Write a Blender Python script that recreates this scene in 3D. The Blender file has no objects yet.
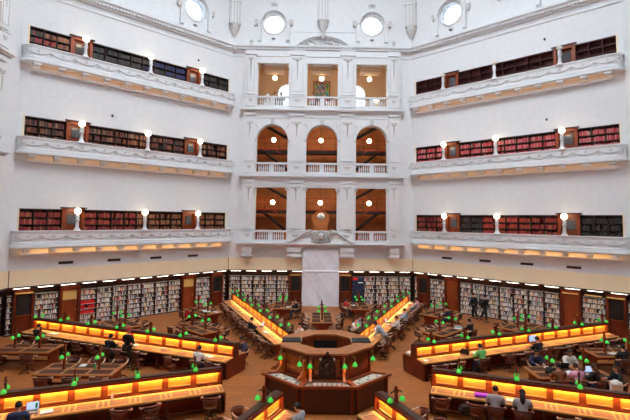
import bpy, math, random
from math import sin, cos, pi, radians, sqrt, hypot
from mathutils import Vector, Matrix
random.seed(7)
scene = bpy.context.scene
COL = scene.collection

# ------------------------------------------------------------------ camera
CX, CY, CZ, YAW, PITCH, ROLL, FPX = -.527, -18.323, 6.64, -.013, .072, .011, 453.24
PPX, PPY = 5.579, -23.066
_R = Vector((cos(YAW), sin(YAW), 0)); _F0 = Vector((-sin(YAW), cos(YAW), 0)); _Z = Vector((0, 0, 1))
_F = cos(PITCH)*_F0 + sin(PITCH)*_Z; _U = -sin(PITCH)*_F0 + cos(PITCH)*_Z
_R2 = cos(ROLL)*_R + sin(ROLL)*_U; _U2 = -sin(ROLL)*_R + cos(ROLL)*_U
cam_data = bpy.data.cameras.new('camera'); cam = bpy.data.objects.new('camera', cam_data); COL.objects.link(cam)
m = Matrix(((_R2.x, _U2.x, -_F.x, CX), (_R2.y, _U2.y, -_F.y, CY), (_R2.z, _U2.z, -_F.z, CZ), (0, 0, 0, 1)))
cam.matrix_world = m
cam_data.sensor_width = 36; cam_data.lens = FPX/630*36
cam_data.shift_x = -PPX/630; cam_data.shift_y = PPY/630
cam_data.clip_start = .05; cam_data.clip_end = 300
scene.camera = cam

def pix(p):
    v = Vector(p) - Vector((CX, CY, CZ)); y = v.dot(_F)
    if y < .5: return (-999, -999)
    return (315+PPX+FPX*v.dot(_R2)/y, 210+PPY-FPX*v.dot(_U2)/y)
def in_view(p, mx=8, my=8):
    x, y = pix(p); return -mx < x < 630+mx and -my < y < 420+my

# ------------------------------------------------------------------ light and exposure
SKY = 10
world = bpy.data.worlds.new('sky'); scene.world = world; world.use_nodes = True
bg = world.node_tree.nodes['Background']
bg.inputs[0].default_value = (.86, .94, 1, 1); bg.inputs[1].default_value = SKY
STRIP, TUBE, GLOBE, BULB, SHADE = 66, 9.5, 7.0, 40.0, .38
vs = scene.view_settings
vs.view_transform = 'Standard'; vs.look = 'None'; vs.gamma = 1; vs.use_curve_mapping = False; vs.exposure = 0.2
scene.cycles.use_denoising = True
scene.cycles.max_bounces = 8; scene.cycles.diffuse_bounces = 5; scene.cycles.transparent_max_bounces = 8
scene.cycles.sample_clamp_indirect = 6

# ------------------------------------------------------------------ materials
MATS = {}
def mat(name, col, rough=.6, metal=0, emit=None, es=0, noise=0, nscale=8, bump=0, spec=.5, stretch=None):
    mt = bpy.data.materials.new(name); mt.use_nodes = True; nt = mt.node_tree; b = nt.nodes['Principled BSDF']
    b.inputs['Base Color'].default_value = (*col, 1); b.inputs['Roughness'].default_value = rough
    b.inputs['Metallic'].default_value = metal; b.inputs['Specular IOR Level'].default_value = spec
    if emit: b.inputs['Emission Color'].default_value = (*emit, 1); b.inputs['Emission Strength'].default_value = es
    if noise or bump:
        tc = nt.nodes.new('ShaderNodeTexCoord'); mp = nt.nodes.new('ShaderNodeMapping'); n = nt.nodes.new('ShaderNodeTexNoise')
        nt.links.new(tc.outputs['Object'], mp.inputs[0]); nt.links.new(mp.outputs[0], n.inputs['Vector'])
        if stretch: mp.inputs['Scale'].default_value = stretch
        n.inputs['Scale'].default_value = nscale; n.inputs['Detail'].default_value = 4
        if noise:
            r = nt.nodes.new('ShaderNodeValToRGB')
            r.color_ramp.elements[0].position = .3; r.color_ramp.elements[1].position = .7
            r.color_ramp.elements[0].color = (*[c*(1-noise) for c in col], 1); r.color_ramp.elements[1].color = (*[min(1, c*(1+noise)) for c in col], 1)
            nt.links.new(n.outputs['Fac'], r.inputs[0]); nt.links.new(r.outputs[0], b.inputs['Base Color'])
        if bump:
            bp = nt.nodes.new('ShaderNodeBump'); bp.inputs['Strength'].default_value = bump; bp.inputs['Distance'].default_value = .02
            nt.links.new(n.outputs['Fac'], bp.inputs['Height']); nt.links.new(bp.outputs[0], b.inputs['Normal'])
    MATS[name] = mt; return mt
mat('plaster', (.75, .765, .785), .85, noise=.03, nscale=3, bump=.15)
mat('plaster_shade_grey', (.56, .55, .54), .8)  # plaster with relief shade put into the colour; also plain grey small parts
mat('grey_paint', (.35, .34, .34), .9)
mat('cream', (.92, .76, .52), .7, noise=.03, nscale=2)
mat('beige_wall', (.60, .42, .27), .8, noise=.05)
mat('rust_wall', (.72, .27, .10), .7, noise=.15, nscale=1.5)
mat('black_steel', (.02, .012, .012), .5)
mat('red_rail', (.60, .07, .04), .5)
mat('floor', (.235, .098, .045), .5, spec=.3, noise=.18, nscale=1.2, bump=.03)
mat('wood_dark', (.05, .010, .004), .35, noise=.35, nscale=3, stretch=(1, 1, 8))
mat('wood_red', (.16, .024, .007), .45, spec=.3, noise=.3, nscale=3, stretch=(1, 1, .3))
mat('wood_brown', (.115, .026, .010), .38, noise=.25, nscale=4)
mat('wood_ledge', (.42, .15, .05), .4, noise=.25, nscale=4)
mat('clock_oak', (.50, .15, .035), .4, noise=.2, nscale=4)
mat('wood_door', (.27, .05, .011), .4, noise=.25, nscale=3, stretch=(3, 3, .4))
mat('wood_panel_dark', (.42, .10, .02), .45, noise=.2, nscale=3)
mat('wood_panel', (.85, .36, .06), .45, noise=.12, nscale=3, stretch=(1, 1, .3))
mat('wood_light', (.66, .36, .11), .4, noise=.12, nscale=6)
mat('wood_top', (.34, .10, .03), .45, spec=.3, noise=.2, nscale=5)
mat('leather_pad', (.30, .13, .06), .45, noise=.1, nscale=12)
mat('leather_dark', (.07, .022, .013), .6, spec=.2)
mat('wood_pale', (.62, .40, .26), .3)  # even pale tone for chair arms and small rests
mat('shelf_white', (.62, .58, .52), .6)
mat('shelf_dark', (.035, .012, .008), .6)
mat('shelf_maroon', (.085, .012, .014), .6)
mat('dark_glass', (.010, .010, .012), .45, spec=.4)
mat('grey_glass', (.10, .10, .11), .15, spec=.8)
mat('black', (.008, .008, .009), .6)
mat('vent_brown', (.05, .025, .012), .7)
mat('sheet', (.82, .85, .93), .8)
mat('yellow_sign', (.72, .47, .14), .6)
mat('paper', (.80, .79, .76), .7)
mat('numeral_red', (.55, .06, .04), .7)
mat('silver', (.34, .36, .38), .35, .3)
mat('brass', (.55, .35, .10), .3, .9)
mat('strip_glow', (1, .6, .25), .5, emit=(1, .60, .17), es=STRIP)
mat('tube_glow', (1, 1, 1), .5, emit=(1, .88, .72), es=TUBE)
mat('cove_glow', (1, 1, 1), .5, emit=(1, .47, .14), es=2.4)
mat('cove_dim', (1, 1, 1), .5, emit=(1, .45, .14), es=1.1)
mat('added_fill_glow', (1, 1, 1), .5, emit=(1, .74, .48), es=30)  # glow of the added gallery fill strips
mat('globe_glow', (1, 1, 1), .5, emit=(1, .80, .52), es=GLOBE)
mat('globe_off', (.75, .72, .62), .25)
mat('bulb_glow', (1, 1, 1), .5, emit=(1, .55, .22), es=BULB)
mat('bulb_hot', (1, 1, 1), .5, emit=(1, .50, .16), es=190)
mat('green_shade', (.06, .55, .08), .25, emit=(.06, .75, .08), es=SHADE)
mat('screen', (.3, .4, .6), .3, emit=(.45, .6, .9), es=.8)
mat('skin', (.55, .30, .20), .55)
mat('skin_deep', (.25, .12, .07), .55)
for n, c in dict(cloth_black=(.012, .012, .015), cloth_grey=(.32, .33, .36), cloth_white=(.72, .70, .66), cloth_green=(.16, .55, .14),
                 cloth_navy=(.02, .03, .08), cloth_blue=(.28, .40, .55), cloth_pink=(.70, .38, .55), cloth_red=(.45, .02, .03),
                 cloth_brown=(.16, .07, .035), cloth_jeans=(.04, .06, .12), cloth_purple=(.28, .03, .55), hair_black=(.012, .009, .008),
                 hair_brown=(.06, .028, .014), hair_fair=(.32, .20, .09), tin_red=(.7, .02, .02), leaf_green=(.05, .4, .12)).items():
    mat(n, c, .85)
def glass_mat(name, tint):
    mt = bpy.data.materials.new(name); mt.use_nodes = True; nt = mt.node_tree; nt.nodes.clear()
    o = nt.nodes.new('ShaderNodeOutputMaterial'); t = nt.nodes.new('ShaderNodeBsdfTransparent'); g = nt.nodes.new('ShaderNodeBsdfGlossy'); x = nt.nodes.new('ShaderNodeMixShader')
    t.inputs[0].default_value = (*tint, 1); g.inputs['Roughness'].default_value = .05; x.inputs[0].default_value = .06
    nt.links.new(t.outputs[0], x.inputs[1]); nt.links.new(g.outputs[0], x.inputs[2]); nt.links.new(x.outputs[0], o.inputs[0]); MATS[name] = mt
glass_mat('window_glass', (.42, .44, .46)); glass_mat('case_glass', (.95, .97, .96))
def book_mat():
    mt = bpy.data.materials.new('book_cloth'); mt.use_nodes = True; nt = mt.node_tree; b = nt.nodes['Principled BSDF']
    a = nt.nodes.new('ShaderNodeVertexColor'); a.layer_name = 'Col'; nt.links.new(a.outputs[0], b.inputs['Base Color']); b.inputs['Roughness'].default_value = .6
    MATS['book_cloth'] = mt
book_mat()
def art_mat():
    mt = bpy.data.materials.new('art_canvas'); mt.use_nodes = True; nt = mt.node_tree; b = nt.nodes['Principled BSDF']
    tc = nt.nodes.new('ShaderNodeTexCoord'); v = nt.nodes.new('ShaderNodeTexVoronoi'); v.inputs['Scale'].default_value = 7
    h = nt.nodes.new('ShaderNodeHueSaturation'); h.inputs['Saturation'].default_value = 1.2; h.inputs['Value'].default_value = .45
    nt.links.new(tc.outputs['Object'], v.inputs['Vector']); nt.links.new(v.outputs['Color'], h.inputs['Color']); nt.links.new(h.outputs[0], b.inputs['Base Color']); MATS['art_canvas'] = mt
art_mat()
def floor_mat():
    nt = MATS['floor'].node_tree; b = nt.nodes['Principled BSDF']
    tc = nt.nodes.new('ShaderNodeTexCoord'); br = nt.nodes.new('ShaderNodeTexBrick'); br.inputs['Scale'].default_value = 1
    br.inputs['Brick Width'].default_value = .9; br.inputs['Row Height'].default_value = .3; br.inputs['Mortar Size'].default_value = .008
    br.inputs['Color1'].default_value = (.44, .15, .04, 1); br.inputs['Color2'].default_value = (.35, .117, .03, 1); br.inputs['Mortar'].default_value = (.2, .07, .025, 1)
    nt.links.new(tc.outputs['Object'], br.inputs['Vector']); nt.links.new(br.outputs['Color'], b.inputs['Base Color'])
floor_mat()

# ------------------------------------------------------------------ mesh builder
class MB:
    def __init__(s): s.v = []; s.f = []; s.m = []; s.sm = []; s.mats = []; s.cols = None
    def mi(s, m):
        if m not in s.mats: s.mats.append(m)
        return s.mats.index(m)
    def add(s, vs, fs, m, smooth=False, M=None):
        k = len(s.v)
        for p in vs:
            s.v.append(tuple(M @ Vector(p)) if M is not None else tuple(p))
        i = s.mi(m)
        for f in fs: s.f.append([a+k for a in f]); s.m.append(i); s.sm.append(smooth)
        return s
    def box(s, x0, x1, y0, y1, z0, z1, m='plaster', M=None):
        return s.add([(x0, y0, z0), (x1, y0, z0), (x1, y1, z0), (x0, y1, z0), (x0, y0, z1), (x1, y0, z1), (x1, y1, z1), (x0, y1, z1)],
                     [(0, 3, 2, 1), (4, 5, 6, 7), (0, 1, 5, 4), (1, 2, 6, 5), (2, 3, 7, 6), (3, 0, 4, 7)], m, False, M)
    def prism(s, poly, a0, a1, m, axis='z', M=None, smooth=False):
        n = len(poly)
        def P(p, a): return (p[0], p[1], a) if axis == 'z' else ((p[0], a, p[1]) if axis == 'y' else (a, p[0], p[1]))
        vs = [P(p, a0) for p in poly] + [P(p, a1) for p in poly]
        fs = [list(range(n))[::-1], list(range(n, 2*n))] + [(i, (i+1) % n, n+(i+1) % n, n+i) for i in range(n)]
        return s.add(vs, fs, m, smooth, M)
    def lathe(s, prof, m, n=12, c=(0, 0, 0), M=None, smooth=True):
        vs = []; fs = []
        for r, z in prof:
            for k in range(n): a = 2*pi*k/n; vs.append((c[0]+r*cos(a), c[1]+r*sin(a), c[2]+z))
        for j in range(len(prof)-1):
            for k in range(n): fs.append((j*n+k, j*n+(k+1) % n, (j+1)*n+(k+1) % n, (j+1)*n+k))
        fs.append(list(range(n))[::-1]); fs.append([(len(prof)-1)*n+k for k in range(n)])
        return s.add(vs, fs, m, smooth, M)
    def ball(s, c, r, m, n=10, sz=1, M=None):
        prof = [(max(.0005, r*sin(pi*j/6)), -r*sz*cos(pi*j/6)) for j in range(7)]
        return s.lathe(prof, m, n, c, M)
    def tube(s, pts, r, m, n=6, M=None):
        pts = [Vector(p) for p in pts]; vs = []; fs = []
        for i, p in enumerate(pts):
            t = (pts[min(i+1, len(pts)-1)]-pts[max(i-1, 0)]).normalized()
            u = t.cross(Vector((0, 0, 1))) if abs(t.z) < .9 else t.cross(Vector((1, 0, 0)))
            u.normalize(); w = t.cross(u); rr = r[i] if isinstance(r, (list, tuple)) else r
            for k in range(n): a = 2*pi*k/n; vs.append(tuple(p+u*rr*cos(a)+w*rr*sin(a)))
        for i in range(len(pts)-1):
            for k in range(n): fs.append((i*n+k, i*n+(k+1) % n, (i+1)*n+(k+1) % n, (i+1)*n+k))
        fs.append(list(range(n))[::-1]); fs.append([(len(pts)-1)*n+k for k in range(n)])
        return s.add(vs, fs, m, True, M)
    def ribbon(s, path, prof, m, M=None):
        """sweep a closed profile [(off, z)] along an open plan path [(x, y, nx, ny)]"""
        k = len(prof); vs = []; fs = []
        for x, y, nx, ny in path:
            for o, z in prof: vs.append((x+nx*o, y+ny*o, z))
        for i in range(len(path)-1):
            for j in range(k): fs.append((i*k+j, (i+1)*k+j, (i+1)*k+(j+1) % k, i*k+(j+1) % k))
        fs.append(list(range(k))); fs.append([(len(path)-1)*k+j for j in range(k)][::-1])
        return s.add(vs, fs, m, False, M)
    def mesh(s, name):
        me = bpy.data.meshes.new(name); me.from_pydata(s.v, [], s.f); 
        for m in s.mats: me.materials.append(MATS[m])
        me.polygons.foreach_set('material_index', s.m); me.polygons.foreach_set('use_smooth', s.sm)
        if s.cols:
            a = me.color_attributes.new('Col', 'FLOAT_COLOR', 'CORNER'); d = []
            for p in me.polygons:
                for _ in p.loop_indices: d += [*s.cols[p.index], 1]
            a.data.foreach_set('color', d)
        me.update(); return me
    def build(s, name, parent=None, loc=(0, 0, 0), rz=0):
        o = bpy.data.objects.new(name, s.mesh(name)); COL.objects.link(o); o.location = loc; o.rotation_euler.z = rz
        if parent: o.parent = parent
        return o
def tag(o, label=None, cat=None, group=None, kind=None):
    if label: o['label'] = label
    if cat: o['category'] = cat
    if group: o['group'] = group
    if kind: o['kind'] = kind
    return o
def empty(name, label, cat, loc=(0, 0, 0), rz=0, group=None, kind=None):
    o = bpy.data.objects.new(name, None); COL.objects.link(o); o.location = loc; o.rotation_euler.z = rz; o.empty_display_size = .1
    return tag(o, label, cat, group, kind)
def copy_tree(o, loc, rz, label=None, group=None):
    def rec(q, par):
        c = q.copy(); COL.objects.link(c)
        if par: c.parent = par
        for ch in KIDS(q): rec(ch, c)
        return c
    r = rec(o, None); r.location = loc; r.rotation_euler.z = rz
    if label: r['label'] = label
    if group: r['group'] = group
    return r
_kids = {}
def KIDS(q):
    if q.name not in _kids: _kids[q.name] = [c for c in q.children]
    return _kids[q.name]
ORD = ['first', 'second', 'third', 'fourth', 'fifth', 'sixth', 'seventh', 'eighth', 'ninth', 'tenth', 'eleventh', 'twelfth', 'thirteenth', 'fourteenth', 'fifteenth', 'sixteenth']

# ------------------------------------------------------------------ sides of the octagon
A = 17.4; H = A*math.tan(pi/8)
SIDES = dict(back=0, left=45, far_left=90, right=-45, far_right=-90, front=180, front_left=135, front_right=-135)
def rz_of(side): return radians(SIDES[side])
def W(side, t, d, z):
    """world point: t along the wall, d inward from the wall plane"""
    a = rz_of(side); y = A-d
    return (t*cos(a)-y*sin(a), t*sin(a)+y*cos(a), z)
BAYS = [(-5.17, -2.70), (-1.23, 1.23), (2.70, 5.17)]
RAIL = [5.78, 11.08, 16.38]; NTOP = [7.09, 12.40, 17.70]
TOPZ = 27.0

def cells(mb, x0, x1, z0, z1, holes, y0, y1, m):
    xs = sorted({x0, x1, *[h[0] for h in holes], *[h[1] for h in holes]}); zs = sorted({z0, z1, *[h[2] for h in holes], *[h[3] for h in holes]})
    xs = [x for x in xs if x0 <= x <= x1]; zs = [z for z in zs if z0 <= z <= z1]
    for i in range(len(xs)-1):
        run = None
        for j in range(len(zs)-1):
            cx, cz = (xs[i]+xs[i+1])/2, (zs[j]+zs[j+1])/2
            hole = any(h[0] < cx < h[1] and h[2] < cz < h[3] for h in holes)
            if not hole: run = (run[0], zs[j+1]) if run else (zs[j], zs[j+1])
            if (hole or j == len(zs)-2) and run:
                mb.box(xs[i], xs[i+1], y0, y1, run[0], run[1], m); run = None
def round_hole(mb, cx, cz, r, half, y0, y1, m, n=40):
    """square wall patch with a round opening"""
    vs = []; fs = []
    for y in (y0, y1):
        for k in range(n):
            a = 2*pi*k/n; c, s = cos(a), sin(a); q = half/max(abs(c), abs(s))
            vs += [(cx+r*c, y, cz+r*s), (cx+q*c, y, cz+q*s)]
    for k in range(n):
        a, b = 2*k, 2*((k+1) % n); o = 2*n
        fs += [(a, b, b+1, a+1), (o+a, o+a+1, o+b+1, o+b), (a, o+a, o+b, b)]
    mb.add(vs, fs, m)
def mitre(mb, prof, m, z=0, half=H):
    """cornice profile [(d inward, z)] running the full side, mitred into the corners"""
    k = len(prof); tg = math.tan(pi/8)
    vs = [(-(half-d*tg), -d, z+q) for d, q in prof]+[((half-d*tg), -d, z+q) for d, q in prof]
    mb.add(vs, [list(range(k)), list(range(k, 2*k))[::-1]]+[(j, k+j, k+(j+1) % k, (j+1) % k) for j in range(k)], m)

# ------------------------------------------------------------------ floor, ceiling
def octagon(r, off=22.5): return [(r*cos(radians(off+45*k)), r*sin(radians(off+45*k))) for k in range(8)]
OC = A/cos(pi/8)
tag(MB().prism(octagon(OC+1.4), -.3, 0, 'floor').build('floor'), kind='structure')
mb = MB()
r0, z0, r1, z1 = OC+.5, TOPZ, 8.0, 30.5
for k in range(8):
    for q in range(3):
        a0 = radians(22.5+45*k); a1 = radians(22.5+45*(k+1))
        def pt(u, r, z):
            return Vector((r*cos(a0), r*sin(a0), z)).lerp(Vector((r*cos(a1), r*sin(a1), z)), u)
        u = q/3
        mb.tube([pt(u, r0, z0), pt(u, r1, z1)], .35, 'plaster', 4)
    for j in range(4):
        f = j/3; r = r0+(r1-r0)*f; z = z0+(z1-z0)*f
        mb.tube([(r*cos(a0), r*sin(a0), z), (r*cos(a1), r*sin(a1), z)], .35, 'plaster', 4)
for k in range(8):          # unseen dome, shaped low and solid around its skylight to even the light
    a0 = radians(22.5+45*k); a1 = radians(22.5+45*(k+1)); rm, zm = r0+(r1-r0), z0+(z1-z0)
    P_ = [Vector((r_*cos(a_), r_*sin(a_), z_)) for r_, a_, z_ in ((r0, a0, z0), (r0, a1, z0), (rm, a1, zm), (rm, a0, zm))]
    mb.add([tuple(p) for p in P_]+[tuple(p+Vector((0, 0, .2))) for p in P_], [(0, 3, 2, 1), (4, 5, 6, 7), (0, 1, 5, 4), (1, 2, 6, 5), (2, 3, 7, 6), (3, 0, 4, 7)], 'plaster')
tag(mb.build('ceiling'), kind='structure')

# ------------------------------------------------------------------ ornaments (relief pieces set into trims)
def swag(mb, x, y, z, w, m='plaster_shade_grey'):
    pts = []
    for k in range(11):
        u = k/10*2-1; pts.append((x+u*w*.46, y-.02, z+.16*u*u-.20))
    mb.tube(pts, [.012+.016*(1-abs(k/5-1)) for k in range(11)], m, 5)
    mb.tube([(p[0], p[1]+.006, p[2]-.05) for p in pts], .014, m, 4)
    for sx in (-1, 1):
        for q in range(5): mb.ball((x+sx*(w*.5-.05)+.05*cos(q*1.26), y-.015, z-.06+.06*sin(q*1.26)), .03, m, 6)
        mb.tube([(x+sx*w*.48, y-.012, z-.12), (x+sx*w*.46, y-.012, z-.26)], [.03, .008], m, 5)
    for dx, dz in ((0, .02), (-.05, -.05), (.05, -.05)): mb.ball((x+dx, y-.012, z+dz), .026, m, 6)
    mb.tube([(x-.06, y-.012, z-.1), (x, y-.02, z+.07), (x+.06, y-.012, z-.1)], .014, m, 4)
def drop(mb, x, y, z, L, w=.28, m='plaster_shade_grey'):
    """hanging relief: a flared capital piece and a tapering string of buds"""
    mb.prism([(x-w, z), (x+w, z), (x+w*.55, z-.12), (x+w*.2, z-.30), (x-w*.2, z-.30), (x-w*.55, z-.12)], y-.05, y, m, 'y')
    for sx in (-1, 1): mb.ball((x+sx*w*.75, y-.03, z-.08), .06, m, 6)
    mb.ball((x, y-.05, z-.2), .09, m, 8)
    n = int(L/.13)
    for k in range(n): mb.ball((x, y-.02, z-.42-k*.13), .055*(1-.6*k/n)+.012, m, 6)
def scroll(mb, x, y0, y1, z, s, m):
    mb.prism([(x+s*cos(a), z+s*sin(a)) for a in [2*pi*k/12 for k in range(12)]], y0, y1, m, 'y')

# ------------------------------------------------------------------ pavilion side (back, far left, far right, front)
def pavilion(side, n):
    a = rz_of(side); L0 = W(side, 0, 0, 0)
    holes = []
    zh = [(5.0, 9.13), (10.30, 14.11), (15.55, 19.07)]
    for b in (BAYS if side != 'front' else [(-3.4, 3.4)]):
        for z in zh: holes.append((b[0], b[1], z[0], z[1]))
    oc = [(-3.98, 22.42), (3.98, 22.42)]
    up = [(x-1.4, x+1.4, z-1.4, z+1.4) for x, z in oc]
    mb = MB()
    cells(mb, -H-.3, H+.3, 3.63, TOPZ, holes+up, 0, .4, 'plaster')
    if side != 'front': cells(mb, -6.25 if side == 'back' else -5.6, 6.25 if side == 'back' else 5.6, 4.8, 20.1, holes, -.3, 0, 'plaster')
    for x, z in oc: round_hole(mb, x, z, .83, 1.4, 0, .4, 'plaster')
    # arches of the middle storey
    for b in (BAYS if side != 'front' else []):
        c = (b[0]+b[1])/2; r = (b[1]-b[0])/2; zs = 14.11-r
        for sx in (-1, 1):
            poly = [(c+sx*r, 14.11)] + [(c+sx*r*cos(q), zs+r*sin(q)) for q in [pi/2*k/10 for k in range(11)]]
            mb.prism(poly, -.3, .4, 'plaster', 'y')
        for sx in (-1, 1):      # rounded upper corners of the top storey openings
            poly = [(c+sx*r, 19.07)] + [(c+sx*(r-.45)+sx*.45*cos(q), 18.62+.45*sin(q)) for q in [pi/2*k/6 for k in range(7)]]
            mb.prism(poly, -.1, .4, 'beige_wall', 'y')
    wl = tag(mb.build('wall_'+side, None, L0, a), kind='structure')
    if side == 'front': return
    # pilasters, frames, string courses
    mb = MB()
    P4 = [(-6.05, -5.30), (-2.55, -1.45), (1.45, 2.55), (5.30, 6.05)]
    for x0, x1 in P4:
        for z0, z1 in ((5.9, 9.35), (11.2, 14.6), (16.5, 19.6)): mb.box(x0, x1, -.47, -.3, z0, z1)
        for z0, z1 in ((9.45, 9.7), (14.8, 15.0), (19.7, 20.05)): mb.box(x0-.04, x1+.04, -.52, -.3, z0, z1)
        w = (x1-x0)/2-.14; c = (x0+x1)/2
        for z0, L in ((9.2, .9), (14.3, .8), (19.45, 1.5)): drop(mb, c, -.47, z0, L, w)
        for z0, z1 in ((16.75, 18.9),):
            for xx in (x0+.1, x1-.13): mb.box(xx, xx+.03, -.49, -.47, z0, z1, 'plaster_shade_grey')
            mb.box(x0+.1, x1-.1, -.49, -.47, z0-.03, z0, 'plaster_shade_grey')
        for z in RAIL:                                         # pedestal panels in line with the balustrades
            mb.box(x0-.06, x1+.06, -.50, -.3, z-.84, z-.03); mb.box(x0-.10, x1+.10, -.55, -.3, z-.08, z)
            mb.prism([(c-w*.8, z-.28), (c+w*.8, z-.28), (c+w*.3, z-.50), (c-w*.3, z-.50)], -.54, -.50, 'plaster_shade_grey', 'y')
    for b in BAYS:                                             # scrolled imposts, archivolts
        c = (b[0]+b[1])/2; r = (b[1]-b[0])/2; zs = 14.11-r
        ar = [(c+(r+.02)*cos(q), zs+(r+.02)*sin(q)) for q in [pi*k/20 for k in range(21)]]+[(c+(r+.22)*cos(q), zs+(r+.22)*sin(q)) for q in [pi-pi*k/20 for k in range(21)]]
        for k in range(20): mb.prism([ar[k], ar[k+1], ar[40-k], ar[41-k]], -.36, -.3, 'plaster', 'y')
        mb.prism([(c-.12, 14.1), (c+.12, 14.1), (c+.16, 14.5), (c-.16, 14.5)], -.44, -.3, 'plaster_shade_grey', 'y')
        for sx in (-1, 1):
            mb.box(c+sx*(r+.16)-.16, c+sx*(r+.16)+.16, -.42, -.3, zs-.10, zs+.02, 'plaster_shade_grey')
            scroll(mb, c+sx*(r-.02), -.46, -.3, 8.98, .13, 'plaster_shade_grey'); scroll(mb, c+sx*(r+.22), -.46, -.3, 8.98, .13, 'plaster_shade_grey')
            for k in range(3): mb.ball((c+sx*(r+.05-.10*k), -.32, 14.05-.16*k+.05), .05, 'plaster_shade_grey', 6)
    for z0, z1, d in ((9.70, 9.83, .38), (9.83, 9.95, .55), (9.95, 10.09, .68), (15.0, 15.10, .38), (15.10, 15.2, .55), (15.2, 15.31, .68),
                      (4.50, 4.62, .45), (4.62, 4.72, .62), (4.72, 4.82, .75), (9.30, 9.36, .36), (14.62, 14.68, .36), (19.60, 19.68, .36)):
        e = (d-.3)*.6
        mb.box(-6.25-e, 6.25+e, -d, 0, z0, z1)
        if d > .5:
            for x0, x1 in P4: mb.box(x0-.08-e*.4, x1+.08+e*.4, -d-.06, -d+.01, z0, z1)
    for z in RAIL: mb.box(-6.3, 6.3, -.36, 0, z-1.1, z-.80)
    for x0, x1 in P4:                                          # stone brackets below the first string course
        mb.box(x0+.0, x1-.0, -.62, 0, 4.15, 4.50); mb.box(x0+.03, x1-.03, -.50, 0, 3.88, 4.15); mb.box(x0-.04, x1+.04, -.56, 0, 3.76, 3.88)
    mb.box(-5.3, 5.3, -.06, 0, 4.10, 4.18)
    mb.box(-6.2, 6.2, -.2, 0, 4.3, 4.5)
    o = tag(mb.build('trim_%d' % n, None, L0, a), kind='structure')
    if side != 'back': o.scale.x = .9; return
    # balustrades
    for lv, z in enumerate(RAIL):
        for bi, b in enumerate(BAYS):
            if side != 'back' and bi != 2 and side == 'far_left': continue
            if side == 'far_right' and bi != 0: continue
            c = (b[0]+b[1])/2; hw = (b[1]-b[0])/2
            if lv == 0 and bi == 1:
                tag(MB().box(-hw, hw, -.08, .14, 0, .70).box(-hw, hw, -.10, .16, .70, .84).build('parapet', None, W(side, c, .30, z-.84), a), 'solid white parapet behind the swan-neck pediment, lowest rear gallery', 'parapet'); continue
            word = {'back': ['left', 'middle', 'right'][bi]+' bay of the rear gallery', 'far_left': 'gallery beyond the left corner', 'far_right': 'gallery beyond the right corner'}[side]
            t = empty('balustrade', 'white stone balustrade across the %s, %s storey' % (word, ['lowest', 'middle', 'top'][lv]), 'balustrade', W(side, c, .30, z-.84), a, 'balustrades of the arcaded galleries')
            MB().box(-hw, hw, -.10, .16, .70, .84).build('rail', t); MB().box(-hw, hw, -.08, .14, 0, .10).build('plinth', t)
            MB().box(-.18, .18, -.06, .12, .10, .70).build('pier', t)
            for sx in (-1, 1):
                for k in range(5):
                    MB().lathe([(.05, 0), (.05, .06), (.03, .10), (.06, .24), (.055, .32), (.025, .48), (.035, .54), (.05, .56), (.05, .60)], 'plaster', 7, (sx*(.30+.17*k), .03, .10)).build('baluster', t)
def gallery_room(side, n):
    """the storeys behind the arcade"""
    a = rz_of(side); L0 = W(side, 0, 0, 0)
    mb = MB(); D = 4.6
    for lv, (z0, z1) in enumerate(((4.6, 9.7), (9.9, 15.0), (15.2, 20.2))):
        m = 'beige_wall' if lv == 2 else 'rust_wall'
        if lv == 2 and side == 'back':
            cells(mb, -6.4, 6.4, z0, z1, [(-3.95, -2.35, z0, 18.0), (2.35, 3.95, z0, 18.0), (-3.95, -2.35, 18.0, 18.8), (2.35, 3.95, 18.0, 18.8)], D, D+.2, m)
            for c in (-3.15, 3.15):
                for sx in (-1, 1):
                    poly = [(c+sx*.8, 18.8)] + [(c+sx*.8*cos(q), 18.0+.8*sin(q)) for q in [pi/2*k/8 for k in range(9)]]
                    mb.prism(poly, D, D+.2, m, 'y')
        else: mb.box(-6.4, 6.4, D, D+.2, z0, z1, m)
        mb.box(-6.6, -6.4, .4, D+.2, z0, z1, m); mb.box(6.4, 6.6, .4, D+.2, z0, z1, m)
        mb.box(-6.6, 6.6, .4, D+.2, z0-.2, z0, 'wood_brown'); mb.box(-6.6, 6.6, .4, D+.2, z1, z1+.1, 'beige_wall' if lv == 2 else 'wood_brown')
        if lv == 2:
            for b in BAYS: c = (b[0]+b[1])/2; mb.box(c-.8, c+.8, .5, 1.6, 18.75, 19.0, 'beige_wall')
    tag(mb.build('wall_gallery_'+side, None, L0, a), kind='structure')

for i, s in enumerate(('back', 'far_left', 'far_right', 'front')): pavilion(s, 1+i)
gallery_room('back', 0); gallery_room('front', 0)
mb = MB()
for s in ('far_left', 'far_right'):
    tag(MB().box(-H, H, .4, .5, 3.6, TOPZ, 'rust_wall').build('wall_lining', None, W(s, 0, 0, 0), rz_of(s)), kind='structure')

# ------------------------------------------------------------------ plain sides with book niches
def plain(side):
    a = rz_of(side); L0 = W(side, 0, 0, 0)
    holes = [(-6.84, 6.84, RAIL[k]-.85, NTOP[k]) for k in range(3)] if side in ('left', 'right') else []
    oc = [(-3.72, 22.35), (3.72, 22.35)]
    up = [(x-1.4, x+1.4, z-1.4, z+1.4) for x, z in oc]
    mb = MB()
    cells(mb, -H-.3, H+.3, 3.63, TOPZ, holes+up, 0, .5, 'plaster')
    for x, z in oc: round_hole(mb, x, z, .83, 1.4, 0, .5, 'plaster')
    if holes: mb.box(-H, H, .5, .6, 3.6, 19, 'plaster')
    for k in range(3 if holes else 0):
        mb.box(-6.92, -6.84, -.02, .02, RAIL[k]-.85, NTOP[k]+.06, 'cream'); mb.box(6.84, 6.92, -.02, .02, RAIL[k]-.85, NTOP[k]+.06, 'cream')
    tag(mb.build('wall_'+side, None, L0, a), kind='structure')
for s in ('left', 'right', 'front_left', 'front_right'): plain(s)

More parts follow.
